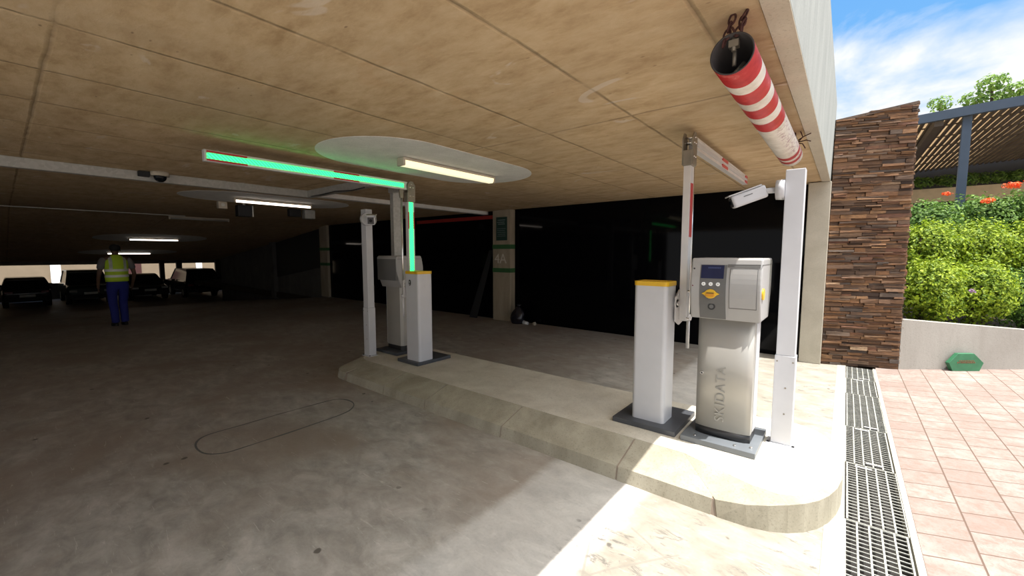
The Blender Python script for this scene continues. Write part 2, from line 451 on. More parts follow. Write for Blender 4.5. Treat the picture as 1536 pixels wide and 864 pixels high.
# ------------------------------------------------------------------ mesh helpers
def bxl(bm, x0, x1, y0, y1, z0, z1, bev=0.0, seg=2):
    xs, ys, zs = sorted((x0, x1)), sorted((y0, y1)), sorted((z0, z1))
    vs = [bm.verts.new((x, y, z)) for x in xs for y in ys for z in zs]
    idx = [(0, 1, 3, 2), (4, 6, 7, 5), (0, 4, 5, 1), (2, 3, 7, 6), (0, 2, 6, 4), (1, 5, 7, 3)]
    fs = [bm.faces.new([vs[i] for i in f]) for f in idx]
    if bev:
        ed = list({e for f in fs for e in f.edges})
        bmesh.ops.bevel(bm, geom=ed, offset=bev, segments=seg, profile=0.5, affect='EDGES')
    return vs
def box(x0, x1, y0, y1, z0, z1, bev=0.0, seg=2):
    bm = bmesh.new()
    bxl(bm, x0, x1, y0, y1, z0, z1, bev, seg)
    return bm
def prism(bm, pts, vec, bev=0.0):
    """polygon (3-D points) pushed along vec"""
    v = Vector(vec)
    a = [bm.verts.new(p) for p in pts]
    b = [bm.verts.new(Vector(p) + v) for p in pts]
    n = len(pts)
    fs = [bm.faces.new(a), bm.faces.new(b[::-1])]
    for i in range(n):
        fs.append(bm.faces.new((a[i], b[i], b[(i + 1) % n], a[(i + 1) % n])))
    bmesh.ops.recalc_face_normals(bm, faces=fs)
    if bev:
        ed = list({e for f in fs for e in f.edges})
        bmesh.ops.bevel(bm, geom=ed, offset=bev, segments=2, profile=0.5, affect='EDGES')
    return fs
def cyl(bm, p0, p1, r0, r1=None, n=20, caps=True):
    r1 = r0 if r1 is None else r1
    p0, p1 = Vector(p0), Vector(p1)
    q = (p1 - p0).normalized().to_track_quat('Z', 'Y')
    ra, rb = [], []
    for i in range(n):
        a = 2 * PI * i / n
        d = q @ Vector((math.cos(a), math.sin(a), 0))
        ra.append(bm.verts.new(p0 + d * r0))
        rb.append(bm.verts.new(p1 + d * r1))
    for i in range(n):
        f = bm.faces.new((ra[i], ra[(i + 1) % n], rb[(i + 1) % n], rb[i]))
        f.smooth = True
    if caps:
        bm.faces.new(ra[::-1])
        bm.faces.new(rb)
def loft(bm, rings, closed=True, smooth=True):
    rr = [[bm.verts.new(p) for p in r] for r in rings]
    n = len(rr[0])
    for a, b in zip(rr, rr[1:]):
        for i in range(n):
            f = bm.faces.new((a[i], a[(i + 1) % n], b[(i + 1) % n], b[i]))
            f.smooth = smooth
    if closed:
        bm.faces.new(rr[0][::-1])
        bm.faces.new(rr[-1])
    bmesh.ops.recalc_face_normals(bm, faces=bm.faces[:])
    return rr
def tubepath(bm, pts, r, n=8, closed=False):
    pts = [Vector(p) for p in pts]
    m = len(pts)
    rings = []
    for i, p in enumerate(pts):
        if closed:
            t = pts[(i + 1) % m] - pts[i - 1]
        else:
            t = pts[min(i + 1, m - 1)] - pts[max(i - 1, 0)]
        q = t.normalized().to_track_quat('Z', 'Y')
        rings.append([bm.verts.new(p + q @ Vector((r * math.cos(2 * PI * k / n), r * math.sin(2 * PI * k / n), 0))) for k in range(n)])
    for i in range(m if closed else m - 1):
        a, b = rings[i], rings[(i + 1) % m]
        # match the ring twist
        best = min(range(n), key=lambda s_: sum((a[k].co - b[(k + s_) % n].co).length for k in range(n)))
        for k in range(n):
            f = bm.faces.new((a[k], a[(k + 1) % n], b[(k + 1 + best) % n], b[(k + best) % n]))
            f.smooth = True
    if not closed:
        bm.faces.new(rings[0][::-1])
        bm.faces.new(rings[-1])
def ball(bm, c, r, sx=1, sy=1, sz=1, u=16, v=10):
    mt = Matrix.Translation(c) @ Matrix.Diagonal((r * sx, r * sy, r * sz, 1))
    res = bmesh.ops.create_uvsphere(bm, u_segments=u, v_segments=v, radius=1, matrix=mt)
    for w in res['verts']:
        for f in w.link_faces:
            f.smooth = True
def obj(name, bm, mat, parent=None, xf=None):
    if xf is not None:
        bmesh.ops.transform(bm, matrix=xf, verts=bm.verts[:])
    me = bpy.data.meshes.new(name)
    bm.normal_update()
    bm.to_mesh(me)
    bm.free()
    o = bpy.data.objects.new(name, me)
    for m_ in (mat if isinstance(mat, (list, tuple)) else [mat]):
        me.materials.append(m_)
    C.objects.link(o)
    if parent is not None:
        o.parent = parent
    return o
def tag(o, label=None, cat=None, group=None, kind=None):
    if label: o['label'] = label
    if cat: o['category'] = cat
    if group: o['group'] = group
    if kind: o['kind'] = kind
    return o
def thing(name, label, cat, loc=(0, 0, 0), rz=0.0, group=None):
    o = bpy.data.objects.new(name, None)
    o.empty_display_size = 0.1
    o.location = loc
    o.rotation_euler = (0, 0, rz)
    C.objects.link(o)
    return tag(o, label, cat, group)
def struct(name, bm, mat, label, cat, parent=None):
    return tag(obj(name, bm, mat, parent), label, cat, None, 'structure')
def children(o):
    return [c for c in bpy.data.objects if c.parent == o]
def dup(root, loc, rz, label, group=None):
    r = root.copy(); C.objects.link(r)
    r.location = loc; r.rotation_euler = (0, 0, rz)
    r['label'] = label
    if group: r['group'] = group
    for ch in children(root):
        c = ch.copy(); C.objects.link(c); c.parent = r
        for g in children(ch):
            d = g.copy(); C.objects.link(d); d.parent = c
    return r
def text(name, s, size, mat, parent, loc, rot, extr=0.001, kern=1.0, align='CENTER', sx=1.0):
    cu = bpy.data.curves.new(name, 'FONT')
    cu.body = s
    cu.size = size
    cu.extrude = extr
    cu.space_character = kern
    cu.align_x = align
    cu.align_y = 'CENTER'
    o = bpy.data.objects.new(name, cu)
    C.objects.link(o)
    dg = bpy.context.evaluated_depsgraph_get()
    me = bpy.data.meshes.new_from_object(o.evaluated_get(dg))
    bpy.data.objects.remove(o)
    me.materials.clear()
    me.materials.append(mat)
    o2 = bpy.data.objects.new(name, me)
    o2.location = loc
    o2.rotation_euler = rot
    o2.scale = (sx, 1, 1)
    C.objects.link(o2)
    if parent: o2.parent = parent
    return o2

# ------------------------------------------------------------------ THE SETTING
ZC = 2.42
def zfloor(x):
    if x > -13.5: return 0.0
    if x > -27.5: return -1.2 * (-13.5 - x) / 14.0
    return -1.2
def zceil(x):
    if x > -13.5: return ZC
    if x > -27.0: return ZC - (ZC - 1.13) * (-13.5 - x) / 13.5
    return 1.13

def sheet(xs, y0, y1, zf, th, ny=1):
    bm = bmesh.new()
    rows = []
    for x in xs:
        z = zf(x)
        rows.append([bm.verts.new(v) for v in ((x, y0, z), (x, y1, z), (x, y1, z + th), (x, y0, z + th))])
    for a, b in zip(rows, rows[1:]):
        for i in range(4):
            bm.faces.new((a[i], a[(i + 1) % 4], b[(i + 1) % 4], b[i]))
    bm.faces.new(rows[0][::-1]); bm.faces.new(rows[-1])
    bmesh.ops.recalc_face_normals(bm, faces=bm.faces[:])
    return bm
struct('floor', sheet((0.055, -13.5, -27.5, -36.1), -9, 12, zfloor, -0.2), M['floor'], 'grey concrete garage floor running down a ramp to the parked cars', 'floor')
struct('ceiling', sheet((-0.305, -13.5, -27.0, -36.1), -5, 12, zceil, 0.25), M['ceiling'], 'tan board-marked concrete ceiling slab of the garage', 'ceiling')
# beam and column at the opening
bm = bmesh.new()
prism(bm, [(-0.30, -5, ZC + 0.005), (-0.212, -5, ZC - 0.005), (-0.198, -5, 3.42), (-0.305, -5, 3.42)], (0, 12.0, 0))
beam = struct('trim_1', bm, M['plaster'], 'white rendered edge beam over the garage opening', 'beam')
b2 = bmesh.new(); bxl(b2, -0.30, -0.213, -5, 6.79, ZC - 0.012, ZC - 0.004)
struct('trim_2', b2, M['soffit'], 'cream painted underside of the edge beam', 'beam soffit')
struct('trim_3', box(-0.44, -0.198, 6.8, 7.06, 0, ZC - 0.012, 0.006), M['soffit'], 'cream rendered column at the end of the garage opening', 'column')
# dark side wall (north of the lane)
def wallp(pts, y, th=0.12):
    bm = bmesh.new()
    prism(bm, [(x, y, z) for x, z in pts], (0, th, 0))
    return bm
struct('wall_back', wallp([(-13.7, 0), (-0.44, 0), (-0.44, ZC), (-13.7, ZC)], 7.04), M['black'], 'glossy black screened side wall of the garage', 'wall')
struct('trim_4', box(-8.9, -6.16, 7.015, 7.045, 2.25, 2.33), M['redstrip'], 'dull red strip along the top of the black wall', 'trim')
bm = bmesh.new()
prism(bm, [(-14.0, 7.15, -0.3), (-26.5, 7.6, -1.2), (-26.5, 7.6, 1.2), (-14.0, 7.15, 2.42)], (0, 0.15, 0))
struct('wall_ramp', bm, M['darkwall'], 'grimy grey wall beside the ramp going down', 'wall')
bm = bmesh.new()
prism(bm, [(-14.2, 7.10, 1.02), (-18.4, 7.25, 0.50), (-18.4, 7.25, 1.92), (-14.2, 7.10, 2.36)], (0, 0.05, 0))
struct('trim_5', bm, M['blackmatt'], 'black sheeting on the upper part of the ramp wall', 'sheeting')
struct('trim_6', box(-18.75, -18.45, 7.12, 7.3, -0.45, 1.94), M['darkwall'], 'narrow grey pier beside the black sheeting', 'pier')
struct('wall_left', box(-36.1, -6.4, -5.15, -5, -1.3, ZC), M['darkwall'], 'grey wall closing the garage on the near side', 'wall')  # out of view; length set to keep daylight off the left floor
# far wall with its long opening
struct('wall_far', box(-36.2, -36.0, -9, 12, -1.2, -0.27), M['darkwall'], 'low brown wall under the long far window opening', 'wall')
struct('trim_7', box(-36.2, -36.0, -9, 12, 0.80, 1.2), M['darkwall'], 'dark lintel over the long far window opening', 'lintel')
for i, (a, b) in enumerate(((-3.0, -2.6), (6.75, 7.0), (7.65, 7.95), (9.9, 10.4))):
    struct('trim_%d' % (8 + i), box(-36.0, -35.75, a, b, -1.2, 1.13), M['blackmatt'],
           ['dark mullion pier of the far opening, leftmost', 'dark mullion pier left of the narrow far window', 'dark mullion pier right of the narrow far window', 'dark pier at the right end of the far opening'][i], 'pier')
struct('wall_end', box(-36.1, -26.6, 12, 12.15, -1.2, 1.3), M['darkwall'], 'dark side wall past the parked cars', 'wall')
struct('wall_behind_ramp', box(-26.6, -26.45, 7.6, 12, -1.2, 1.3), M['darkwall'], 'dark return wall at the foot of the ramp', 'wall')
# ground and a house wall outside, beyond the far opening
struct('ground_far', box(-50, -36.2, -14, 18, -1.5, -1.2), M['asphalt'], 'yard outside the far opening', 'ground')
hw = struct('wall_neighbour', box(-40.3, -40.0, -14, 18, -1.2, 4.5), M['farwall'], 'beige house wall seen through the far opening', 'wall')
wp = [(2.05, 2.52), (9.75, 10.15)]  # white strips paint the bright light seen in gaps of the house wall
for i, (a, b) in enumerate(wp):
    struct('trim_%d' % (12 + i), box(-40.0, -39.9, a, b, -1.2, 4.5), M['white_wall'],
           ['bright white painted strip of wall behind the green-black vehicle', 'bright white painted strip of wall behind the rightmost dark car'][i], 'wall strip')
struct('door_1', box(-40.0, -39.93, 5.35, 6.5, -1.0, 0.74), M['door_red'], 'maroon panel on the beige house wall', 'door')
# outdoor ground
struct('paving', box(0.365, 16, -9, 26, -0.12, 0.0), M['paving'], 'sunlit pinkish clay block paving outside the garage', 'paving')
struct('trim_14', box(0.337, 0.367, -9, 6.95, -0.12, 0.003), M['pave_edge'], 'pale concrete edging between the drain and the paving', 'edging')
struct('trim_15', box(-0.02, 0.068, -9, 6.95, -0.12, 0.002), M['pave_edge'], 'pale concrete edging on the garage side of the drain', 'edging')
struct('drain_channel', box(0.068, 0.335, -9, 6.95, -0.2, -0.10), M['pit'], 'dark bottom of the drain channel', 'drain channel')
struct('ground_yard', box(-30, 60, 7.2, 80, -0.35, -0.13), M['soil'], 'ground beyond the walls', 'ground')

# stone-clad wall
def stone_wall():
    A = Vector((-0.20, 6.87, 0)); B = Vector((0.582, 7.14, 0))
    d = (B - A); L = d.length; d.normalize()
    n = Vector((d.y, -d.x, 0))
    bm = bmesh.new()
    lay = bm.faces.layers.float.new('tone')
    def stone(u0, u1, z0, z1, out, depth, tone, base_o=A, dd=d, nn=n):
        jit = lambda s_: random.uniform(-s_, s_)
        pts = []
        for (u, z) in ((u0, z0), (u1, z0), (u1, z1), (u0, z1)):
            pts.append(base_o + dd * (u) + Vector((0, 0, z)) - nn * depth)
        f_ = []
        for (u, z) in ((u0, z0), (u1, z0), (u1, z1), (u0, z1)):
            f_.append(base_o + dd * (u + jit(0.003)) + Vector((0, 0, z + jit(0.004))) + nn * (out + jit(0.006)))
        a = [bm.verts.new(p) for p in pts]; b = [bm.verts.new(p) for p in f_]
        fs = [bm.faces.new(a[::-1]), bm.faces.new(b)]
        for i in range(4):
            fs.append(bm.faces.new((a[i], a[(i + 1) % 4], b[(i + 1) % 4], b[i])))
        for f in fs:
            f[lay] = tone
    def top(u):
        return 3.17 + 0.14 * u / L
    z = 0.0
    while z < 3.4:
        h = random.choice((0.018, 0.026, 0.034, 0.042, 0.052))
        u = -random.uniform(0, 0.1)
        while u < L:
            w = random.uniform(0.10, 0.34)
            u1 = min(u + w, L)
            if L - u1 < 0.05: u1 = L
            if z < top((max(u, 0) + u1) / 2) - 0.012:
                hh = h
                if random.random() < 0.35 and h > 0.03:
                    stone(max(u, 0) + 0.002, u1 - 0.002, z + 0.002, z + h / 2 - 0.001, random.uniform(0.0, 0.028), 0.05, random.random())
                    stone(max(u, 0) + 0.002, u1 - 0.002, z + h / 2 + 0.001, min(z + hh, top(u)) - 0.001, random.uniform(0.0, 0.028), 0.05, random.random())
                else:
                    stone(max(u, 0) + 0.0015, u1 - 0.0015, z + 0.0015, min(z + hh, max(top(u), z + 0.01)) - 0.0015, random.uniform(0.0, 0.03), 0.05, random.random())
            u = u1
        # side return facing the planter
        v = 0.0
        while v < 0.34:
            w = random.uniform(0.06, 0.2)
            if z < 3.30:
                stone(v + 0.001, min(v + w, 0.35) - 0.001, z + 0.0015, z + h - 0.0015, random.uniform(0, 0.025), 0.05, random.random(), B + (-n) * 0.0, -n, d)
            v += w
        z += h
    # long capping stones on the sloping top
    for u0, u1 in ((0, 0.30), (0.303, 0.62), (0.623, L)):
        pts = []
        for (u, dz) in ((u0, -0.02), (u1, -0.02), (u1, 0.014), (u0, 0.014)):
            pts.append(A + d * u + Vector((0, 0, top(u) + dz)) + n * 0.02)
        for f in prism(bm, pts, tuple(n * -0.36)):
            f[lay] = 0.58
    return bm
sw = struct('wall_right', stone_wall(), M['stone'], 'wall clad in thin stacked brown slate stones', 'stone wall')
A = Vector((-0.20, 6.87, 0)); B = Vector((0.582, 7.14, 0)); d_ = (B - A).normalized(); n_ = Vector((d_.y, -d_.x, 0))
bm = bmesh.new()
prism(bm, [A - n_ * 0.012, B - n_ * 0.012 - d_ * 0.012, B - n_ * 0.34 - d_ * 0.012, A - n_ * 0.34], (0, 0, 3.16))
obj('wall_core', bm, M['soil'], sw)

# planter wall
PA = Vector((0.592, 7.14, 0)); PB = Vector((1.845, 8.15, 0))
pd = (PB - PA).normalized(); pn = Vector((pd.y, -pd.x, 0))
PC = PA + pd * 6.5
bm = bmesh.new()
def ptop(t): return 0.645 - 0.085 * min(t, 6.5)
rings = []
for t in (0, 1.61, 3.2, 6.5):
    p = PA + pd * t
    q = p - pn * 0.16
    rings.append([p, q, q + Vector((0, 0, ptop(t))), p + Vector((0, 0, ptop(t)))])
loft(bm, rings, True, False)
struct('wall_planter', bm, M['planterwall'], 'low grey rendered retaining wall holding the shrub bed', 'planter wall')
bm = bmesh.new()
prism(bm, [PA - pn * 0.14 + Vector((0, 0, 0.40)), PC - pn * 0.14 + Vector((0, 0, 0.0)), PC - pn * 3.2 + Vector((0, 0, 0.2)), PA - pn * 3.2 + Vector((0.0, 0, 0.55))], (0, 0, 0.08))
struct('ground_bed', bm, M['soil'], 'dark soil of the shrub bed', 'soil bed')

# ------------------------------------------------------------------ ceiling fixtures and white patches
def stadium(cx, cy, L, W, z, th, n=24):
    """rounded-end patch, long along Y"""
    pts = []
    r = W / 2
    h = L / 2 - r
    for i in range(n + 1):
        a = PI * i / n
        pts.append((cx + r * math.cos(a), cy + h + r * math.sin(a) , z))
    for i in range(n + 1):
        a = PI + PI * i / n
        pts.append((cx + r * math.cos(a), cy - h + r * math.sin(a), z))
    bm = bmesh.new()
    prism(bm, pts, (0, 0, th))
    return bm
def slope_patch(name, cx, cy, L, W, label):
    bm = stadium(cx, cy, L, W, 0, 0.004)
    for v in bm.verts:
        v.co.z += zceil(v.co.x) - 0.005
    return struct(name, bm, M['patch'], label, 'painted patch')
slope_patch('trim_16', -3.46, 3.02, 2.5, 1.30, 'whitewashed oval patch on the ceiling around the nearest lamp')
slope_patch('trim_17', -8.05, 3.15, 2.7, 1.5, 'whitewashed oval patch on the ceiling around the second lamp')
slope_patch('trim_18', -18.05, 3.3, 2.9, 1.9, 'dim oval patch on the sloping ceiling over the ramp')
slope_patch('trim_19', -22.8, 3.4, 3.0, 1.9, 'dim oval patch on the ceiling near the foot of the ramp')

def fixture(label, x, y0, y1, lampmat, drop=0.075, wide=0.11, slim=False, rot=0.0):
    z = zceil(x)
    t = thing('fluorescent_light', label, 'ceiling light', (x, (y0 + y1) / 2, z), rot, None)
    h = (y1 - y0) / 2
    sl = math.atan2(zceil(x + 0.1) - zceil(x - 0.1), 0.2)
    xf = Matrix.Rotation(-sl, 4, 'Y') if abs(sl) > 0.001 else None
    if slim:
        obj('housing', box(-0.03, 0.03, -h, h, -0.045, -0.006, 0.006), M['fitting'], t, xf)
        bm = bmesh.new(); cyl(bm, (0, -h + 0.02, -0.065), (0, h - 0.02, -0.065), 0.019, n=14)
        obj('tube', bm, lampmat, t, xf)
        for s_ in (-1, 1):
            obj('end_cap', box(-0.022, 0.022, s_ * (h - 0.03), s_ * h, -0.088, -0.04, 0.004), M['fitting'], t, xf)
        bm = bmesh.new(); cyl(bm, (0, 0, -0.04), (0, 0, 0.0), 0.008); obj('hanger', bm, M['galv'], t, xf)
    else:
        obj('housing', box(-wide / 2, wide / 2, -h, h, -drop + 0.025, -0.006, 0.012), M['fitting'], t, xf)
        bm = bmesh.new()
        prof = [(wide / 2 - 0.008, -drop + 0.025), (wide / 2 - 0.014, -drop - 0.012), (wide / 4, -drop - 0.028), (-wide / 4, -drop - 0.028), (-wide / 2 + 0.014, -drop - 0.012), (-wide / 2 + 0.008, -drop + 0.025)]
        prism(bm, [(px, -h + 0.02, pz) for px, pz in prof], (0, 2 * h - 0.04, 0), 0.004)
        obj('diffuser', bm, lampmat, t, xf)
        for s_ in (-1, 1):
            obj('end_cap', box(-wide / 2 + 0.004, wide / 2 - 0.004, s_ * (h - 0.022), s_ * (h + 0.004), -drop - 0.03, -0.012, 0.01), M['fitting'], t, xf)
    return t
G_L = 'fluorescent lights in a line along the garage ceiling'
for a in (('yellowed fluorescent ceiling light nearest the opening, in the large white oval', -3.43, 2.52, 3.86, M['lamp_warm'], 0.06, 0.12, False),
          ('lit slim fluorescent tube beyond the galvanised trunking, longest of the bare tubes', -8.02, 2.53, 3.83, M['lamp_cool'], 0, 0, True),
          ('unlit slim grey fluorescent fitting between the lit tubes', -13.2, 2.73, 4.03, M['lamp_off'], 0, 0, True),
          ('lit fluorescent tube over the ramp, above and right of the person', -18.05, 2.67, 3.97, M['lamp_cool'], 0, 0, True),
          ('farthest lit fluorescent tube, partly behind the person\'s head', -22.8, 2.7, 4.05, M['lamp_cool'], 0, 0, True)):
    f_ = fixture(a[0], *a[1:5], drop=a[5], wide=a[6], slim=a[7])
    f_['group'] = G_L
tag(fixture('short lit lamp low on the ceiling behind the green-black vehicle', -33.5, 3.55, 4.35, M['lamp_cool'], slim=True), group=G_L)

# galvanised trunking along the ceiling
t = thing('cable_trunking', 'galvanised steel trunking running along the ceiling, turning toward the far post', 'trunking', (-6.38, 0, ZC))
obj('long_run', box(-0.04, 0.04, -5, 3.05, -0.105, -0.002, 0.004), M['galv'], t)
obj('short_run', box(0.04, 1.72, 2.97, 3.05, -0.105, -0.002, 0.004), M['galv'], t)
for y in (-2.4, -0.2, 2.1):
    obj('joint_cover', box(-0.045, 0.045, y, y + 0.05, -0.108, -0.002, 0.002), M['galv'], t)
bm = bmesh.new()
tubepath(bm, [(0.25, 2.93, -0.11), (0.6, 2.9, -0.12), (1.0, 2.9, -0.11), (1.35, 2.93, -0.13), (1.6, 2.96, -0.11)], 0.008)
obj('cable', bm, M['rubber'], t)
struct('trim_20', box(-6.5, -6.36, 3.06, 7.03, ZC - 0.07, ZC - 0.002), M['patch'], 'pale concrete strip across the ceiling behind the green-lit barrier', 'trim')
struct('trim_21', box(-13.0, -12.9, -5, 3.0, ZC - 0.02, ZC - 0.002), M['galv'], 'thin conduit line across the darker ceiling', 'conduit')

# vertical galvanised post behind the far machine
t = thing('steel_post', 'tall dull galvanised post rising to the ceiling behind the far ticket machine', 'post', (-5.03, 3.60, 0.0))
bm = bmesh.new()
prism(bm, [(-0.05, 0.03, 0), (-0.05, -0.06, 0), (0.05, -0.06, 0), (0.05, 0.03, 0), (0.042, 0.03, 0), (0.042, -0.052, 0), (-0.042, -0.052, 0), (-0.042, 0.03, 0)], (0, 0, ZC - 0.006))
obj('channel', bm, M['galv'], t, Matrix.Rotation(R(75), 4, 'Z') @ Matrix.Diagonal((1.35, 1.35, 1, 1)))
obj('foot_plate', box(-0.08, 0.08, -0.08, 0.08, 0, 0.006), M['galv'], t)
obj('head_bracket', box(0.0, 0.30, -0.12, -0.06, ZC - 0.10, ZC - 0.002), M['galv'], t)

# dome camera and small ceiling boxes
t = thing('dome_camera', 'small dark dome camera hanging at the ceiling trunking', 'security camera', (-6.245, 1.24, ZC - 0.0))
bm = bmesh.new(); cyl(bm, (0, 0, -0.05), (0, 0, -0.002), 0.085, n=28); obj('mounting_ring', bm, M['soffit'], t)
bm = bmesh.new(); ball(bm, (0, 0, -0.055), 0.062, 1, 1, 1, 20, 12); obj('dome', bm, M['glass'], t)
obj('side_box', box(-0.05, 0.0, -0.19, -0.09, -0.07, -0.01, 0.006), M['blackmatt'], t)
t = thing('ceiling_speaker', 'black box speaker with grey side fixed to the dark ceiling', 'speaker', (-9.0, 3.0, ZC))
obj('case', box(-0.08, 0.08, -0.12, 0.12, -0.24, -0.03, 0.01), M['blackmatt'], t)
obj('side_panel', box(0.0, 0.082, 0.12, 0.14, -0.24, -0.03, 0.004), M['galv'], t)
obj('bracket', box(-0.02, 0.02, -0.02, 0.02, -0.03, 0), M['galv'], t)
t = thing('junction_box', 'small beige junction box on the ceiling left of the black speaker', 'junction box', (-8.9, 2.62, ZC))
obj('case', box(-0.05, 0.05, -0.07, 0.07, -0.13, -0.002, 0.01), M['fitting'], t)
bm = bmesh.new(); cyl(bm, (0.05, 0, -0.06), (0.055, 0, -0.06), 0.03); obj('cover', bm, M['plate'], t)
t = thing('junction_box', 'grey square box on the ceiling left of the far striped pillar', 'junction box', (-9.2, 4.32, ZC))
obj('case', box(-0.08, 0.08, -0.11, 0.11, -0.19, -0.002, 0.01), M['galv'], t)
obj('side_unit', box(-0.06, 0.06, -0.42, -0.18, -0.16, -0.002, 0.008), M['blackmatt'], t)

# ------------------------------------------------------------------ concrete pillars
def pillar(label, x0, x1, y0, y1, num, sign=False):
    t = thing('concrete_pillar', label, 'pillar', ((x0 + x1) / 2, y0, 0))
    w = (x1 - x0) / 2
    obj('shaft', box(-w, w, 0, y1 - y0, -0.0, ZC - 0.004, 0.012), M['pillar'], t)
    for z in (1.575, 1.065):
        bm = bmesh.new()
        bxl(bm, -w - 0.003, w + 0.003, -0.003, y1 - y0 - 0.02, z, z + 0.095)
        obj('painted_band', bm, M['greenband'], t)
    if num:
        text('pillar_number', num, 0.30, M['whitepaint'], t, (-0.02, -0.005, 1.355), (PI / 2, 0, 0), 0.001, 0.95)
    return t
p4 = pillar('tan concrete pillar marked 4A with two green bands', -6.10, -5.60, 6.88, 7.10, '4A')
pillar('dark far concrete pillar with two dark bands at the top of the ramp', -14.1, -13.6, 6.95, 7.25, '')
t = thing('pillar_sign', 'small dark green notice board on the pillar marked 4A', 'sign', (-5.83, 6.878, 1.76))
obj('board', box(-0.15, 0.15, -0.02, 0.0, 0, 0.50, 0.004), M['signdark'], t)
for z, a, b in ((0.43, -0.10, 0.11), (0.385, -0.12, 0.09), (0.345, -0.09, 0.10), (0.25, -0.12, 0.12), (0.21, -0.12, 0.10), (0.17, -0.12, 0.12), (0.13, -0.10, 0.11), (0.09, -0.12, 0.12)):
    h_ = 0.014 if z > 0.3 else 0.007
    bm = bmesh.new()
    n_s = 22
    prism(bm, [(a + (b - a) * i / n_s, -0.023, z + (h_ if i % 2 else h_ * 0.35)) for i in range(n_s + 1)] + [(b, -0.023, z - h_ * 0.2), (a, -0.023, z - h_ * 0.2)], (0, 0.003, 0))
    obj('text_line', bm, M['signtext'], t)

# leaning dark board and rubbish
t = thing('leaning_board', 'dark board leaning on the black wall left of pillar 4A', 'board', (-6.75, 6.80, 0))
bm = bmesh.new(); prism(bm, [(-0.02, 0, 0), (0.22, 0, 0), (0.56, 0.2, 1.55), (0.44, 0.2, 1.55)], (0, 0.012, 0))
obj('panel', bm, M['blackmatt'], t)
def bag():
    bm = bmesh.new()
    rings = []
    for k in range(15):
        u = k / 14
        r = 0.19 * (math.sin(PI * min(1, 0.18 + u * 0.74)) ** 0.7) * (1 - 0.45 * u) + 0.01
        rings.append([(r * (1 + 0.16 * noise.noise((math.cos(a) * 2.2, math.sin(a) * 2.2, u * 4))) * math.cos(a) + 0.03 * u,
                       r * 0.7 * (1 + 0.22 * noise.noise((math.cos(a) * 2.2 + 5, math.sin(a) * 2.2, u * 4))) * math.sin(a), 0.36 * u)
                      for a in [2 * PI * i / 32 for i in range(32)]])
    loft(bm, rings)
    return bm
t = thing('rubbish_bag', 'black plastic rubbish bag slumped at the foot of pillar 4A', 'bag', (-5.36, 6.82, 0))
obj('bag_body', bag(), M['bag'], t)
bm = bmesh.new(); cyl(bm, (0.035, 0, 0.355), (0.05, 0, 0.41), 0.02, 0.05, 10); obj('knot', bm, M['bag'], t)
t = thing('crumpled_cup', 'white crumpled paper cup lying right of the rubbish bag', 'litter', (-5.12, 6.80, 0))
bm = bmesh.new(); cyl(bm, (-0.05, 0, 0.04), (0.05, 0.01, 0.032), 0.04, 0.030, 14); obj('cup_body', bm, M['paper'], t)
bm = bmesh.new(); cyl(bm, (-0.056, 0, 0.04), (-0.048, 0, 0.04), 0.043, 0.043, 14); obj('rim', bm, M['paper'], t)
t = thing('crumpled_wrapper', 'small crumpled wrapper on the floor right of the white cup', 'litter', (-4.93, 6.85, 0))
bm = bmesh.new(); bmesh.ops.create_icosphere(bm, subdivisions=2, radius=0.04)
for v in bm.verts:
    v.co *= 1 + 0.4 * noise.noise(v.co * 40)
    v.co.z = max(0, v.co.z + 0.03)
obj('wrapper_ball', bm, M['fitting'], t)

# ------------------------------------------------------------------ kerb island
IX0, IX1 = -4.95, 0.06
isl = thing('kerb_island', 'long raised grey concrete traffic island carrying the barriers, with sloping kerb faces', 'traffic island', (0, 0, 0))
yb0, yb1, H, HV = 2.45, 3.90, 0.17, 0.088
BEV = 0.30      # plan width of the sloping kerb face
def outline(inset, n=18, nose=0.55):
    """rounded island outline, counter-clockwise, rounded right end, blunter left end"""
    y0 = yb0 + inset; y1 = yb1 - inset * 0.75
    cy = (y0 + y1) / 2; ry = (y1 - y0) / 2
    pts = []
    xr = 0.055 - inset * 0.9
    rx = nose
    for i in range(n + 1):
        a = -PI / 2 + PI * i / n
        ca, sa = math.cos(a), math.sin(a)
        pts.append((xr - rx + rx * math.copysign(abs(ca) ** 0.75, ca), cy + ry * math.copysign(abs(sa) ** 0.85, sa)))
    xl = IX0 + inset * 0.35
    rl = 0.45
    for i in range(n + 1):
        a = PI / 2 + PI * i / n
        ca, sa = math.cos(a), math.sin(a)
        pts.append((xl + rl + rl * math.copysign(abs(ca) ** 0.7, ca), cy + ry * math.copysign(abs(sa) ** 0.85, sa)))
    return pts
def nose_w(x):
    u = max(0.0, min(1.0, (x + 0.52) / 0.42))
    return 1 - 0.86 * u * u * (3 - 2 * u)
def interp_outline(inset):
    a, b = outline(0.0), outline(inset)
    out = []
    for p, q in zip(a, b):
        w = nose_w(p[0])
        out.append((p[0] + (q[0] - p[0]) * w, p[1] + (q[1] - p[1]) * w))
    return out
def hv(x):
    return HV + (H - 0.012 - HV) * (1 - nose_w(x)) / 0.86
o0 = interp_outline(0.0); o1 = interp_outline(0.02); o2 = interp_outline(BEV)
bm = bmesh.new()
loft(bm, [[(x, y, 0.0) for x, y in o0], [(x, y, hv(x) - 0.004) for x, y in o1], [(x, y, H - 0.006) for x, y in o2]], True, False)
obj('kerb_core', bm, M['mortar'], isl)
bm = bmesh.new()
inn = interp_outline(BEV + 0.004)
prism(bm, [(x, y, 0.12) for x, y in inn], (0, 0, H - 0.12 + 0.002))
obj('infill_slab', bm, M['infill'], isl)
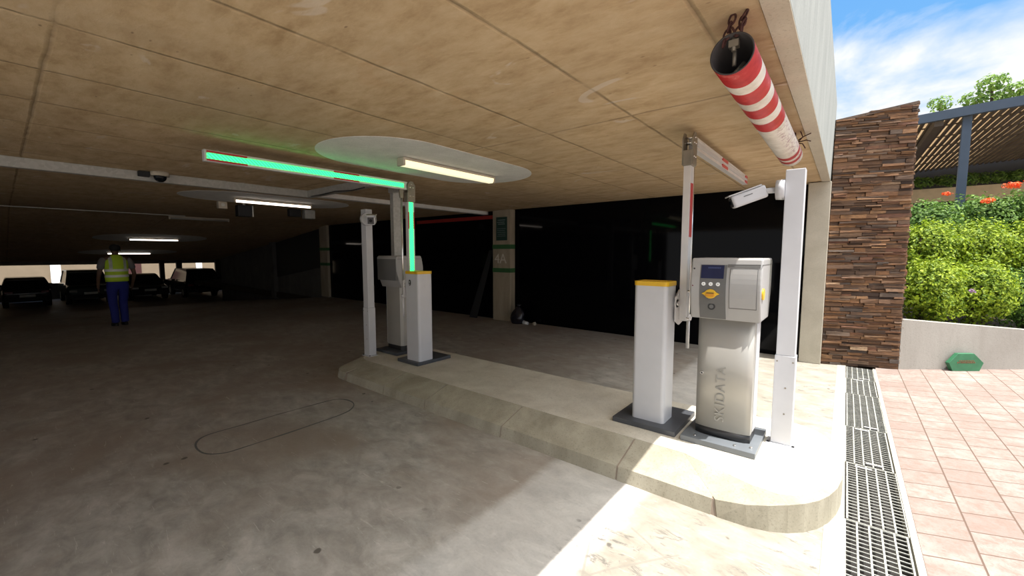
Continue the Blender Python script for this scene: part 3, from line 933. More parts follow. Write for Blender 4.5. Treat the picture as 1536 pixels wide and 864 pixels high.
# individual kerb stones: front, back and around both noses
GAP = 0.006
def stone_straight(xa, xb, side):
    bm = bmesh.new()
    e = 0.005
    if side < 0:
        prof = [(yb0 - e, 0), (yb0 + 0.014, HV), (yb0 + BEV, H + 0.001), (yb0 + BEV + 0.04, H + 0.001), (yb0 + BEV + 0.04, 0.0)]
    else:
        k = 0.75
        prof = [(yb1 + e, 0), (yb1 - 0.014, HV), (yb1 - BEV * k, H + 0.001), (yb1 - BEV * k - 0.04, H + 0.001), (yb1 - BEV * k - 0.04, 0.0)]
    prism(bm, [(xa + GAP, y, z) for y, z in prof], (xb - xa - 2 * GAP, 0, 0))
    return bm
xs_front = [-4.45, -3.72, -3.05, -2.10, -1.10, -0.52]
for a, b in zip(xs_front, xs_front[1:]):
    obj('kerb_stone', stone_straight(a, b, -1), M['kerb'], isl)
for a, b in zip([-4.45, -3.45, -2.45, -1.45, -0.52], [-3.45, -2.45, -1.45, -0.52]):
    obj('kerb_stone', stone_straight(a, b, 1), M['kerb'], isl)
def nose_stone(i0, i1):
    bm = bmesh.new()
    q0, q1, q2, q3 = interp_outline(-0.005), interp_outline(0.014), interp_outline(BEV), interp_outline(BEV + 0.04)
    rings = []
    n = len(q0)
    for i in range(i0, i1 + 1):
        j = i % n
        rings.append([(q0[j][0], q0[j][1], 0), (q1[j][0], q1[j][1], hv(q0[j][0])), (q2[j][0], q2[j][1], H + 0.001), (q3[j][0], q3[j][1], H + 0.001), (q3[j][0], q3[j][1], 0.0)])
    loft(bm, rings, True, False)
    return bm
for a, b in ((0, 3), (3, 6), (6, 9), (9, 12), (12, 15), (15, 18), (19, 23), (23, 28), (28, 33), (33, 37)):
    obj('kerb_stone', nose_stone(a, b), M['kerb'], isl)

# ------------------------------------------------------------------ barrier gates
Z0 = H + 0.003
def barrier(label, cx, cy, side, lit):
    """cabinet with boom on its +X (side=1) or -X (side=-1) face; folded arm reaches +Y for side=1 and -Y for side=-1"""
    t = thing('barrier_gate', label, 'barrier gate', (cx, cy, Z0))
    if side > 0:
        obj('base_plate', box(-0.24, 0.235, -0.19, 0.31, 0, 0.038, 0.003), M['baseplate'], t)
    else:
        obj('base_plate', box(-0.24, 0.15, -0.15, 0.36, 0, 0.038, 0.003), M['baseplate'], t)
    # cabinet: rounded column with chamfered vertical edges
    def col(w, dpt, z0, z1, r):
        bm = bmesh.new()
        pts = []
        for sx, sy, a0 in ((1, 1, 0), (-1, 1, 90), (-1, -1, 180), (1, -1, 270)):
            for k in range(5):
                a = R(a0 + 90 * k / 4)
                pts.append((sx * (w - r) + r * math.cos(a), sy * (dpt - r) + r * math.sin(a), z0))
        prism(bm, pts, (0, 0, z1 - z0))
        return bm
    cab = obj('cabinet', col(0.125, 0.105, 0.038, 1.068, 0.028), M['powder_white'], t)
    obj('cap', col(0.129, 0.109, 1.066, 1.098, 0.03), M['yellow'], t)
    obj('cap_seam', col(0.122, 0.102, 1.058, 1.067, 0.028), M['powder_grey'], t)
    if lit:
        bm = bmesh.new()
        for k, mt in ((0, None),):
            loft(bm, [[(-0.025 + 0.019 * math.cos(a), -0.107 - dd, 0.965 + 0.034 * math.sin(a)) for a in [2 * PI * i / 20 for i in range(20)]] for dd in (0, 0.006)])
        obj('badge', bm, M['rubber'], t)
        bm = bmesh.new()
        loft(bm, [[(-0.025 + 0.008 * math.cos(a), -0.112 - dd, 0.972 + 0.012 * math.sin(a)) for a in [2 * PI * i / 14 for i in range(14)]] for dd in (0, 0.003)])
        bxl(bm, -0.035, -0.015, -0.116, -0.112, 0.943, 0.950)
        obj('badge_mark', bm, M['powder_grey'], t)
        bm = bmesh.new()
        cyl(bm, (0.124, 0.02, 0.93), (0.127, 0.02, 0.93), 0.03, n=20); obj('side_disc', bm, M['powder_white'], t)
    s = side
    # drive flange
    X0 = 0.125 * s
    bx = 0.165 * s          # boom centre in X
    by = 0.175 * s if s > 0 else 0.0
    by = 0.17 if s > 0 else 0.02
    bm = bmesh.new(); cyl(bm, (X0 - 0.005 * s, by - 0.10, 0.93), (X0 + 0.02 * s, by - 0.10, 0.93), 0.032, n=20); cyl(bm, (X0, by - 0.10, 0.93), (X0 + 0.03 * s, by - 0.10, 0.93), 0.016, n=12)
    obj('drive_shaft', bm, M['chrome'], t)
    bm = bmesh.new()
    xa, xb = X0 + 0.012 * s, X0 + 0.02 * s
    prism(bm, [(xa, by - 0.14, 0.98), (xa, by - 0.06, 1.03), (xa, by + 0.05, 1.05), (xa, by + 0.05, 0.78), (xa, by - 0.05, 0.76), (xa, by - 0.14, 0.80)], (0.008 * s, 0, 0))
    obj('mounting_bracket', bm, M['aluminium'], t)
    for z in (1.02, 0.81):
        bm = bmesh.new(); cyl(bm, (xb, by, z), (xb + 0.055 * s, by, z), 0.009, n=8)
        obj('bolt', bm, M['chrome'], t)
    # lower boom (vertical) with ribs
    hb = 2.085 if lit else 2.125     # hinge height above island
    bw, bd = 0.024, 0.046
    def profile(y0_, y1_, x0_, x1_):
        return [(x0_, y0_), (x1_, y0_), (x1_, y0_ + 0.016), (x1_ - 0.005, y0_ + 0.019), (x1_ - 0.005, y1_ - 0.019), (x1_, y1_ - 0.016), (x1_, y1_), (x0_, y1_)]
    bm = bmesh.new()
    prism(bm, [(x, y, 0.80) for x, y in profile(by - bd, by + bd, bx - bw, bx + bw)], (0, 0, hb - 0.06 - 0.80))
    boom = obj('lower_arm', bm, M['aluminium'], t)
    def strip(name, z0, z1, y0, y1, mat, th=0.003, xo=0.0):
        bm = bmesh.new(); bxl(bm, bx + bw - 0.005 + xo, bx + bw + th + xo, by + y0, by + y1, z0, z1); return obj(name, bm, mat, boom)
    if lit:
        strip('led_strip', 0.98, 2.0, -0.027, 0.027, M['led'])
        strip('reflective_tape', 1.60, 1.80, 0.027, 0.045, M['red_reflector'])
        strip('reflective_tape', 1.60, 1.80, -0.045, -0.027, M['red_reflector'])
    else:
        strip('reflective_tape', 1.43, 1.83, 0.006, 0.03, M['red_reflector'])
        strip('reflective_tape', 1.43, 1.83, -0.022, -0.002, M['red_reflector'])
        strip('led_strip', 0.98, 2.0, -0.024, 0.024, M['powder_white'], -0.001)
    # hinge
    hg = obj('hinge', box(bx - 0.034, bx + 0.034, by - 0.055, by + 0.055, hb - 0.17, hb - 0.055, 0.006), M['dullsteel'], t)
    for q in (-1, 1):
        bm = bmesh.new()
        pts = [(bx + q * 0.031, by - 0.05, hb - 0.16), (bx + q * 0.031, by + 0.05, hb - 0.16), (bx + q * 0.031, by + 0.055, hb + 0.03), (bx + q * 0.031, by + 0.02, hb + 0.075), (bx + q * 0.031, by - 0.02, hb + 0.075), (bx + q * 0.031, by - 0.055, hb + 0.03)]
        prism(bm, pts, (q * 0.008, 0, 0)); obj('hinge_cheek', bm, M['dullsteel'], hg)
    for yy, zz in ((-0.02, 0.0), (0.02, 0.0), (0.0, 0.04), (-0.02, -0.10), (0.02, -0.10)):
        bm = bmesh.new(); cyl(bm, (bx - 0.045, by + yy, hb + zz), (bx + 0.045, by + yy, hb + zz), 0.007, n=8)
        obj('hinge_bolt', bm, M['chrome'], hg)
    # folded upper arm, horizontal under the ceiling
    dy = s
    L = 1.98 if lit else 2.10
    ya = by + dy * 0.05
    bm = bmesh.new()
    za, zb = hb - 0.03, hb + 0.062
    pr = [(bx - bw, za), (bx + bw, za), (bx + bw, za + 0.016), (bx + bw - 0.005, za + 0.019), (bx + bw - 0.005, zb - 0.019), (bx + bw, zb - 0.016), (bx + bw, zb), (bx - bw, zb)]
    prism(bm, [(x, ya, z) for x, z in pr], (0, dy * L, 0))
    up = obj('upper_arm', bm, M['aluminium'], t)
    def hstrip(name, y0, y1, z0, z1, mat, th=0.003):
        # the side that faces the lane and, for the unlit one, the camera side too
        bm = bmesh.new()
        bxl(bm, bx + bw - 0.005, bx + bw + th, ya + dy * y0, ya + dy * y1, z0, z1)
        return obj(name, bm, mat, up)
    if lit:
        hstrip('led_strip', 0.05, L - 0.01, za + 0.024, zb - 0.024, M['led'])
    for y0, y1 in ((0.62, 0.90), (L - 0.30, L - 0.005)) if lit else ((0.88, 1.10), (L - 0.12, L - 0.005)):
        hstrip('reflective_tape', y0, y1, za + 0.005, za + 0.020 + (0 if lit else 0.012), M['red_reflector'], 0.004)
        hstrip('reflective_tape', y0, y1, zb - 0.020 - (0 if lit else 0.012), zb - 0.005, M['red_reflector'], 0.004)
    if not lit:
        hstrip('led_strip', 0.06, L - 0.02, (za + zb) / 2 - 0.016, (za + zb) / 2 + 0.016, M['powder_grey'], 0.001)
    obj('end_cap', box(bx - bw - 0.001, bx + bw + 0.001, ya + dy * L, ya + dy * (L + 0.012), za - 0.001, zb + 0.001), M['powder_white'], up)
    # levelling rod beside the arm
    ry = by + dy * 0.12
    bm = bmesh.new(); cyl(bm, (bx, ry, 0.55), (bx, ry, hb - 0.05), 0.0095, n=12); rod = obj('link_rod', bm, M['chrome'], t)
    bm = bmesh.new(); cyl(bm, (bx, ry, 0.55), (bx, ry, 0.80), 0.0135, n=12); obj('rod_sleeve', bm, M['aluminium'], rod)
    bm = bmesh.new(); cyl(bm, (bx - 0.02, ry, 0.80), (bx + 0.02, ry, 0.80), 0.024, n=14); bxl(bm, bx - 0.016, bx + 0.016, min(ry, by), max(ry, by), 0.785, 0.815)
    obj('rod_clamp', bm, M['aluminium'], rod)
    bm = bmesh.new(); prism(bm, [(bx - 0.014, ry - 0.03, hb - 0.03), (bx - 0.014, ry + 0.03, hb - 0.03), (bx - 0.014, ry + 0.018, hb - 0.13), (bx - 0.014, ry - 0.018, hb - 0.13)], (0.028, 0, 0), 0.003)
    obj('rod_bracket', bm, M['dullsteel'], rod)
    return t
barrier('white barrier cabinet with yellow cap and unlit folded arm, nearer the camera', -1.12, 3.13, 1, False)
barrier('white barrier cabinet with yellow cap and folded arm glowing green', -3.945, 3.12, -1, True)

# ------------------------------------------------------------------ ticket machines
def machine_base(t, plate_mat):
    obj('base_plate', box(-0.235, 0.225, -0.235, 0.25, 0, 0.038, 0.003), plate_mat, t)
    def body(w, y0, y1, z0, z1, sag=0.018, n=10, r=0.03):
        pts = []
        for i in range(n + 1):
            u = -1 + 2 * i / n
            pts.append((u * w, y0 + sag * (u ** 4) , z0))
        pts += [(w, y1 - r, z0), (w - r, y1, z0), (-w + r, y1, z0), (-w, y1 - r, z0)]
        bm = bmesh.new()
        for f in prism(bm, pts, (0, 0, z1 - z0))[2:2 + n]: f.smooth = True
        return bm
    obj('plinth', body(0.172, -0.122, 0.115, 0.038, 0.095, 0.03), M['rubber'], t)
    ped = obj('pedestal', body(0.172, -0.122, 0.12, 0.095, 0.895, 0.022), M['machine'], t)
    # side seam of the pedestal door
    obj('side_cover', box(0.171, 0.176, -0.03, 0.105, 0.10, 0.88, 0.002), M['powder_white'], ped)
    return ped
def yface(z, z0=0.868, z1=1.275):
    u = (z - z0) / (z1 - 0.045 - z0)
    return -0.155 - 0.062 * math.sin(PI * (0.10 + 0.68 * max(0, min(1, u))))
def head_shell(w, z0=0.868, z1=1.275):
    prof = []  # (y,z) profile, both faces bowed
    n = 9
    for i in range(n + 1):
        u = i / n
        z = z0 + (z1 - 0.045 - z0) * u
        prof.append((yface(z), z))
    prof += [(-0.185, z1 - 0.012), (-0.170, z1)]
    prof += [(0.19, z1), (0.21, z1 - 0.02)]
    for i in range(n + 1):
        u = 1 - i / n
        z = z0 + (z1 - 0.045 - z0) * u
        prof.append((0.14 + 0.07 * math.sin(PI * 0.5 * min(1, u * 1.3)), z))
    bm = bmesh.new()
    prism(bm, [(-w, y, z) for y, z in prof], (2 * w, 0, 0))
    ed = [e for e in bm.edges if abs(abs(e.verts[0].co.x) - w) < 1e-5 and abs(abs(e.verts[1].co.x) - w) < 1e-5 and abs(e.verts[0].co.x - e.verts[1].co.x) < 1e-5]
    bmesh.ops.bevel(bm, geom=ed, offset=0.012, segments=3, profile=0.5, affect='EDGES')
    return bm
def panel_on_head(x0, x1, za, zb, off=0.003, n=8, th=0.004, slant=0.0):
    bm = bmesh.new()
    rings = []
    for i in range(n + 1):
        z = za + (zb - za) * i / n
        y = yface(z)
        s_ = slant * (1 - i / n)
        rings.append([(x0 + s_, y - off, z), (x1, y - off, z), (x1, y + th, z), (x0 + s_, y + th, z)])
    loft(bm, rings, True, False)
    return bm
def front_machine():
    t = thing('ticket_machine', 'silver grey ticket machine with blue display and yellow ticket slot, nearer the camera', 'ticket machine', (-0.610, 3.165, Z0))
    ped = machine_base(t, M['baseplate_light'])
    for x, y in ((0.10, -0.19), (0.19, -0.16), (-0.15, -0.19)):
        bm = bmesh.new(); cyl(bm, (x, y, 0.036), (x, y, 0.046), 0.009, n=8); obj('anchor_bolt', bm, M['chrome'], t)
    bm = bmesh.new(); cyl(bm, (-0.135, -0.127, 0.475), (-0.135, -0.112, 0.475), 0.011, n=16); lk = obj('door_lock', bm, M['chrome'], ped)
    bm = bmesh.new(); cyl(bm, (-0.135, -0.129, 0.475), (-0.135, -0.126, 0.475), 0.006, n=10); obj('keyhole', bm, M['rubber'], lk)
    text('raised_lettering', 'SKIDATA', 0.088, M['machine_letter'], ped, (-0.012, -0.1238, 0.345), (PI / 2, -PI / 2, 0), 0.0025, 1.12)
    hd = obj('head', head_shell(0.212), M['machine_head'], t)
    obj('fascia', panel_on_head(-0.148, 0.012, 0.872, 1.232, 0.003), M['machine_dark'], hd)
    obj('side_strip', panel_on_head(-0.200, -0.150, 0.872, 1.240, 0.0015), M['machine_head'], hd)
    obj('flap', panel_on_head(0.035, 0.185, 0.955, 1.205, 0.006), M['machine_head'], hd)
    obj('flap_gap', panel_on_head(0.031, 0.189, 0.949, 1.210, 0.002), M['machine_dark'], hd)
    obj('upper_trim', panel_on_head(0.016, 0.200, 1.216, 1.236, 0.003), M['machine_dark'], hd)
    dp = obj('display', panel_on_head(-0.142, -0.004, 1.142, 1.230, 0.006), M['lcd'], hd)
    bm = bmesh.new()
    x = -0.10
    while x < -0.03:
        bxl(bm, x, x + 0.007, yface(1.215) - 0.008, yface(1.215) - 0.005, 1.207, 1.217); x += 0.0098
    obj('display_text', bm, M['lcd_text'], dp)
    for x in (-0.122, -0.078, -0.034):
        y = yface(1.105)
        bm = bmesh.new(); cyl(bm, (x, y - 0.009, 1.105), (x, y, 1.105), 0.0125, n=18); b = obj('button', bm, M['chrome'], hd)
        bm = bmesh.new(); cyl(bm, (x, y - 0.011, 1.105), (x, y - 0.008, 1.105), 0.006, n=12); obj('button_face', bm, M['plate'], b)
    # yellow slot, lens outline with two ears
    yc = yface(1.04)
    bm = bmesh.new()
    pts = []
    N = 32
    for i in range(N):
        a = 2 * PI * i / N
        rx = 0.036; rz = 0.031
        x = rx * math.cos(a); z = rz * math.sin(a)
        if abs(math.sin(a)) < 0.35: x *= 1.0 + (0.35 - abs(math.sin(a))) * 1.55
        pts.append((-0.078 + x, yc - 0.016, 1.04 + z))
    prism(bm, pts, (0, 0.018, 0), 0.004)
    sl = obj('ticket_slot', bm, M['yellow'], hd)
    bm = bmesh.new(); bxl(bm, -0.105, -0.051, yc - 0.021, yc - 0.012, 1.022, 1.046, 0.003); obj('slot_lip', bm, M['yellow_dark'], sl)
    bm = bmesh.new(); bxl(bm, -0.101, -0.055, yc - 0.0225, yc - 0.018, 1.044, 1.048); obj('slot_opening', bm, M['rubber'], sl)
    yc = yface(0.955)
    bm = bmesh.new(); cyl(bm, (-0.072, yc - 0.007, 0.955), (-0.072, yc + 0.004, 0.955), 0.023, n=24); sp = obj('intercom', bm, M['rubber'], hd)
    bm = bmesh.new(); cyl(bm, (-0.072, yc - 0.010, 0.955), (-0.072, yc - 0.006, 0.955), 0.013, n=18); obj('intercom_centre', bm, M['machine_dark'], sp)
    bm = bmesh.new(); cyl(bm, (-0.188, yface(1.20) - 0.003, 1.205), (-0.188, yface(1.20), 1.205), 0.006, n=10); obj('sensor', bm, M['rubber'], hd)
    bm = bmesh.new(); cyl(bm, (-0.192, yface(1.09) - 0.003, 1.09), (-0.192, yface(1.09), 1.09), 0.004, n=10); obj('indicator', bm, M['taillight'], hd)
    bm = bmesh.new(); cyl(bm, (0.209, -0.165, 1.05), (0.221, -0.165, 1.05), 0.036, n=24); obj('side_latch', bm, M['yellow'], hd)
    bm = bmesh.new(); bxl(bm, 0.2105, 0.2135, -0.20, 0.20, 1.232, 1.236); obj('side_seam', bm, M['machine_dark'], hd)
    return t
front_machine()
def far_machine():
    t = thing('ticket_machine', 'plain dark-backed grey ticket machine beside the green-lit barrier', 'ticket machine', (-4.63, 3.36, Z0), PI)
    machine_base(t, M['baseplate'])
    hd = obj('head', head_shell(0.215), M['machine_head'], t)
    bm = bmesh.new(); bxl(bm, -0.2175, -0.2145, -0.20, 0.20, 1.232, 1.236); obj('side_seam', bm, M['machine_dark'], hd)
    bm = bmesh.new(); bxl(bm, -0.20, 0.20, 0.198, 0.214, 0.96, 1.235, 0.003); obj('back_panel', bm, M['machine_dark'], hd)
    return t
far_machine()

# ------------------------------------------------------------------ white posts with bullet cameras
def white_post(label, x, y):
    t = thing('camera_post', label, 'post', (x, y, H + 0.002))
    obj('foot_plate', box(-0.085, 0.085, -0.07, 0.07, 0, 0.006, 0.001), M['powder_white'], t)
    obj('lower_sleeve', box(-0.060, 0.060, -0.045, 0.055, 0.006, 0.62, 0.004), M['powder_white'], t)
    obj('upper_post', box(-0.054, 0.054, -0.040, 0.050, 0.62, 1.855, 0.004), M['powder_white'], t)
    for z, xx in ((0.58, -0.045), (0.58, 0.045), (0.40, 0.01), (0.22, 0.01)):
        bm = bmesh.new(); cyl(bm, (xx, -0.048, z), (xx, -0.044, z), 0.0055, n=8)
        obj('screw', bm, M['dullsteel'], t)
    for xx in (-0.072, 0.072):
        bm = bmesh.new(); cyl(bm, (xx, -0.05, 0.006), (xx, -0.05, 0.014), 0.009, n=8); obj('anchor_bolt', bm, M['rubber'], t)
    return t
white_post('white square steel post with a camera, right of the near ticket machine', -0.285, 3.325)
white_post('white square steel post with a camera at the far end of the island', -4.715, 2.93)
def bullet(label, loc, wall_dir, look, arm=0.10, size=1.0):
    t = thing('bullet_camera', label, 'security camera', loc)
    wd = Vector(wall_dir).normalized()
    k = size
    bm = bmesh.new(); cyl(bm, (0, 0, 0), wd * 0.045 * k, 0.060 * k, 0.056 * k, 28); obj('mount', bm, M['powder_white'], t)
    e0 = wd * 0.04 * k; e1 = wd * (0.045 + arm) * k + Vector((0, 0, 0.0))
    bm = bmesh.new(); cyl(bm, e0, e1, 0.017 * k, 0.015 * k, 16); ball(bm, e1, 0.02 * k); obj('arm', bm, M['powder_white'], t)
    ld = Vector(look).normalized()
    q = ld.to_track_quat('Y', 'Z')
    xf = Matrix.Translation(e1) @ q.to_matrix().to_4x4()
    b = obj('camera_body', box(-0.036 * k, 0.036 * k, -0.03 * k, 0.165 * k, -0.046 * k, 0.030 * k, 0.014 * k, 3), M['powder_white'], t, xf)
    bm = bmesh.new(); prism(bm, [(-0.041 * k, -0.01 * k, 0.030 * k), (0.041 * k, -0.01 * k, 0.030 * k), (0.041 * k, 0.178 * k, 0.030 * k), (-0.041 * k, 0.178 * k, 0.030 * k)], (0, 0, 0.007 * k), 0.002)
    obj('sun_shield', bm, M['powder_white'], t, xf)
    bm = bmesh.new(); bxl(bm, -0.026 * k, 0.026 * k, 0.163 * k, 0.168 * k, -0.036 * k, 0.020 * k, 0.002); fr = obj('front_glass', bm, M['rubber'], t, xf)
    bm = bmesh.new(); cyl(bm, (0, 0.167 * k, -0.008 * k), (0, 0.172 * k, -0.008 * k), 0.013 * k, n=16); obj('lens', bm, M['glass'], fr, xf)
    bm = bmesh.new(); bxl(bm, -0.0375 * k, -0.0355 * k, 0.05 * k, 0.10 * k, 0.0, 0.005 * k); bxl(bm, 0.0355 * k, 0.0375 * k, 0.05 * k, 0.10 * k, 0.0, 0.005 * k)
    obj('name_strip', bm, M['machine_dark'], t, xf)
    return t
bullet('white bullet camera on the near white post, pointing left', (-0.340, 3.325, 1.905), (-1, 0, 0), (-0.84, -0.40, -0.34), 0.085, 1.15)
bullet('white bullet camera on the far white post, pointing toward the viewer', (-4.660, 2.90, 1.90), (1, -0.25, 0), (0.80, -0.60, -0.16), 0.11, 1.35)

# ------------------------------------------------------------------ height limit pipe and chains
t = thing('height_limit_pipe', 'red and white banded plastic pipe hung under the ceiling at the entrance', 'height limit bar', (-0.394, 1.87, 2.265))
bm = bmesh.new()
RO, RI, TL = 0.080, 0.074, 2.22
N = 48
rings = []
for (r, y) in ((RO, 0), (RO, 0.4), (RO, 0.8), (RO, 1.2), (RO, 1.7), (RO, TL)):
    rings.append([(r * math.cos(2 * PI * i / N), y, r * math.sin(2 * PI * i / N)) for i in range(N)])
for (r, y) in ((RI, TL), (RI, 0)):
    rings.append([(r * math.cos(2 * PI * i / N), y, r * math.sin(2 * PI * i / N)) for i in range(N)])
rings.append(rings[0])
loft(bm, rings, False)
bmesh.ops.remove_doubles(bm, verts=bm.verts[:], dist=1e-5)
for f in bm.faces:
    c = f.calc_center_median()
    if math.hypot(c.x, c.z) < 0.0775: f.material_index = 1
obj('pipe', bm, [M['tube'], M['pipe_in']], t)
bm = bmesh.new()
cyl(bm, (-0.0, 0.03, 0.020), (-0.0, 0.03, 0.072), 0.009, n=8); bxl(bm, -0.018, 0.018, 0.02, 0.05, 0.035, 0.062); obj('chain_anchor', bm, M['dullsteel'], t)
bm = bmesh.new(); cyl(bm, (0, 0.05, -0.03), (0, 0.05, 0.03), 0.008, n=8); cyl(bm, (-0.02, 0.12, -0.04), (0.02, 0.14, 0.01), 0.008, n=8); obj('eye_bolt', bm, M['dullsteel'], t)
def link_bm(a=0.019, b=0.011, r=0.0042):
    bm = bmesh.new()
    pts = []
    n = 20
    for i in range(n):
        th = 2 * PI * i / n
        pts.append((b * math.copysign(abs(math.cos(th)) ** 0.8, math.cos(th)), 0, a * math.sin(th)))
    tubepath(bm, pts, r, 8, True)
    return bm
def chain(label, pts_list, loc):
    t = thing('chain', label, 'chain', loc)
    me = None
    for pts in pts_list:
        k = 0
        for a, b in zip(pts, pts[1:]):
            a, b = Vector(a), Vector(b)
            L = (b - a).length
            n = max(1, round(L / 0.0285))
            for i in range(n):
                c = a + (b - a) * ((i + 0.5) / n)
                if me is None:
                    o = obj('chain_link', link_bm(), M['rust'], t); me = o.data
                else:
                    o = bpy.data.objects.new('chain_link', me); C.objects.link(o); o.parent = t
                o.location = c
                q = (b - a).normalized().to_track_quat('Z', 'Y')
                o.rotation_euler = (q.to_matrix().to_4x4() @ Matrix.Rotation(PI / 2 * (k % 2), 4, 'Z')).to_euler()
                k += 1
    return t
chain('rusty chain holding the near end of the banded pipe', [[(-0.045, 0.0, -0.105), (-0.012, -0.0, 0.0)], [(0.03, 0.0, -0.03), (0.0, 0, -0.075), (-0.012, 0.0, -0.05)], [(0.018, 0.0, -0.07), (0.022, 0, -0.02), (0.035, 0, 0.0)]], (-0.385, 1.885, 2.415))
t = chain('short rusty chain and tie wire at the far end of the banded pipe', [[(0, 0, -0.07), (0.0, 0, 0)]], (-0.36, 3.98, 2.415))
bm = bmesh.new()
for p in ([(0.02, 0, -0.07), (0.05, -0.02, -0.04), (0.035, -0.04, 0.0)], [(0.02, 0, -0.07), (0.07, 0.01, -0.06), (0.10, 0, -0.075)], [(0.0, 0, -0.075), (0.05, -0.02, -0.09), (0.07, -0.03, -0.13)], [(0.01, 0, -0.06), (0.06, 0.0, -0.03), (0.10, -0.02, -0.02)]):
    tubepath(bm, p, 0.004, 6)
obj('tie_wire', bm, M['rust'], t)

# ------------------------------------------------------------------ drain gratings
def grate_bm(L, W=0.262, h=0.022):
    bm = bmesh.new()
    for i in range(6):
        x = -W / 2 + 0.0 + (W - 0.008) * i / 5
        bxl(bm, x, x + 0.008, 0, L, -h, 0.0)
    n = int(L / 0.038)
    for k in range(n + 1):
        y = L * k / n
        bxl(bm, -W / 2, W / 2, y - 0.0024, y + 0.0024, -h + 0.014, -0.003)
    return bm
gy = [-2.05, -1.05, -0.05, 0.95, 1.95, 2.90, 3.72, 4.52, 5.60, 6.28]
for i, (a, b) in enumerate(zip(gy, gy[1:] + [6.93])):
    o = obj('drain_grate', grate_bm(b - a - 0.012), M['grate'])
    o.location = (0.2015 + (0.006 if i % 2 else -0.004), a, -0.002)
    lab = {9: 'short galvanised drain grate touching the stone wall', 8: 'galvanised drain grate second from the stone wall', 7: 'galvanised drain grate third from the stone wall',
           6: 'galvanised drain grate with bright keys, level with the sunlit nose of the island', 5: 'galvanised drain grate just beyond the nearest visible one', 4: 'galvanised drain grate nearest the camera'}.get(i, 'galvanised drain grate behind the camera')
    tag(o, lab, 'drain grate', 'galvanised grates over the entrance drain')
    if i in (9, 7, 6):
        for dx, yy in ((0.03, 0.03), (-0.03, -0.07)):
            bm = bmesh.new(); bxl(bm, dx - 0.045, dx + 0.045, yy, yy + 0.014, 0.0, 0.006); obj('locking_bar', bm, M['aluminium'], o)

# sawn loop in the floor
bm = bmesh.new()
lp = [(-3.99, 1.30), (-4.00, 1.99), (-3.92, 2.12), (-3.75, 2.13), (-3.62, 2.06), (-3.535, 1.93), (-3.515, 1.5), (-3.51, 1.06), (-3.51, 0.96), (-3.61, 0.86), (-3.81, 0.855), (-3.96, 0.92), (-4.00, 1.02)]
for _ in range(2):
    nl = []
    for i in range(len(lp)):
        a, b = Vector(lp[i]), Vector(lp[(i + 1) % len(lp)])
        nl += [tuple(a.lerp(b, 0.25)), tuple(a.lerp(b, 0.75))]
    lp = nl
pts = []
for i in range(len(lp)):
    a, b = Vector(lp[i]), Vector(lp[(i + 1) % len(lp)])
    for k in range(6):
        p = a.lerp(b, k / 6)
        pts.append((p.x + 0.012 * noise.noise((p.x * 3, p.y * 3, 0)), p.y + 0.01 * noise.noise((p.x * 3, p.y * 3, 4)), 0.0))
def ribbon(bm, pts, w, z, closed=True):
    n = len(pts)
    v = []
    for i in range(n):
        a = Vector(pts[i - 1] if (closed or i) else pts[i]); b = Vector(pts[(i + 1) % n] if (closed or i < n - 1) else pts[i])
        t_ = (b - a).normalized(); m_ = Vector((t_.y, -t_.x, 0))
        ww = w * (1 + 0.8 * noise.noise(Vector(pts[i]) * 5))
        p = Vector(pts[i])
        v.append((bm.verts.new(p + m_ * ww + Vector((0, 0, z))), bm.verts.new(p - m_ * ww + Vector((0, 0, z)))))
    for i in range(n if closed else n - 1):
        a, b = v[i], v[(i + 1) % n]
        bm.faces.new((a[0], a[1], b[1], b[0]))
ribbon(bm, pts, 0.008, 0.0015)
struct('trim_22', bm, M['seal'], 'dark sealed saw-cut loop in the concrete floor', 'loop cut')

# ------------------------------------------------------------------ green octagonal marker
P0 = Vector((1.075, 7.46, 0)); P1 = Vector((1.385, 7.71, 0))
gd = (P1 - P0).normalized(); gn = Vector((gd.y, -gd.x, 0))
t = thing('green_marker', 'green six-sided metal marker with red lettering leaning on the planter wall', 'sign', ((P0 + P1) / 2 + gn * 0.03), math.atan2(gd.y, gd.x))
bm = bmesh.new()
prism(bm, [(-0.17, 0, 0.0), (0.17, 0, 0.0), (0.215, 0.0, 0.105), (0.085, 0.0, 0.225), (-0.115, 0.0, 0.225), (-0.225, 0.0, 0.105)], (0, 0.05, 0), 0.004)
obj('plate', bm, M['signgreen'], t)
bm = bmesh.new()
for z0, z1, a, b in ((0.10, 0.122, -0.12, 0.10), (0.125, 0.14, -0.10, 0.08)):
    x = a
    while x < b:
        w = random.uniform(0.010, 0.018)
        bxl(bm, x, x + w * 0.35, -0.003, 0.0, z0, z1); bxl(bm, x, x + w, -0.003, 0.0, z0 + (z1 - z0) * 0.5, z0 + (z1 - z0) * 0.7)
        x += w + 0.006
obj('lettering', bm, M['signred'], t)

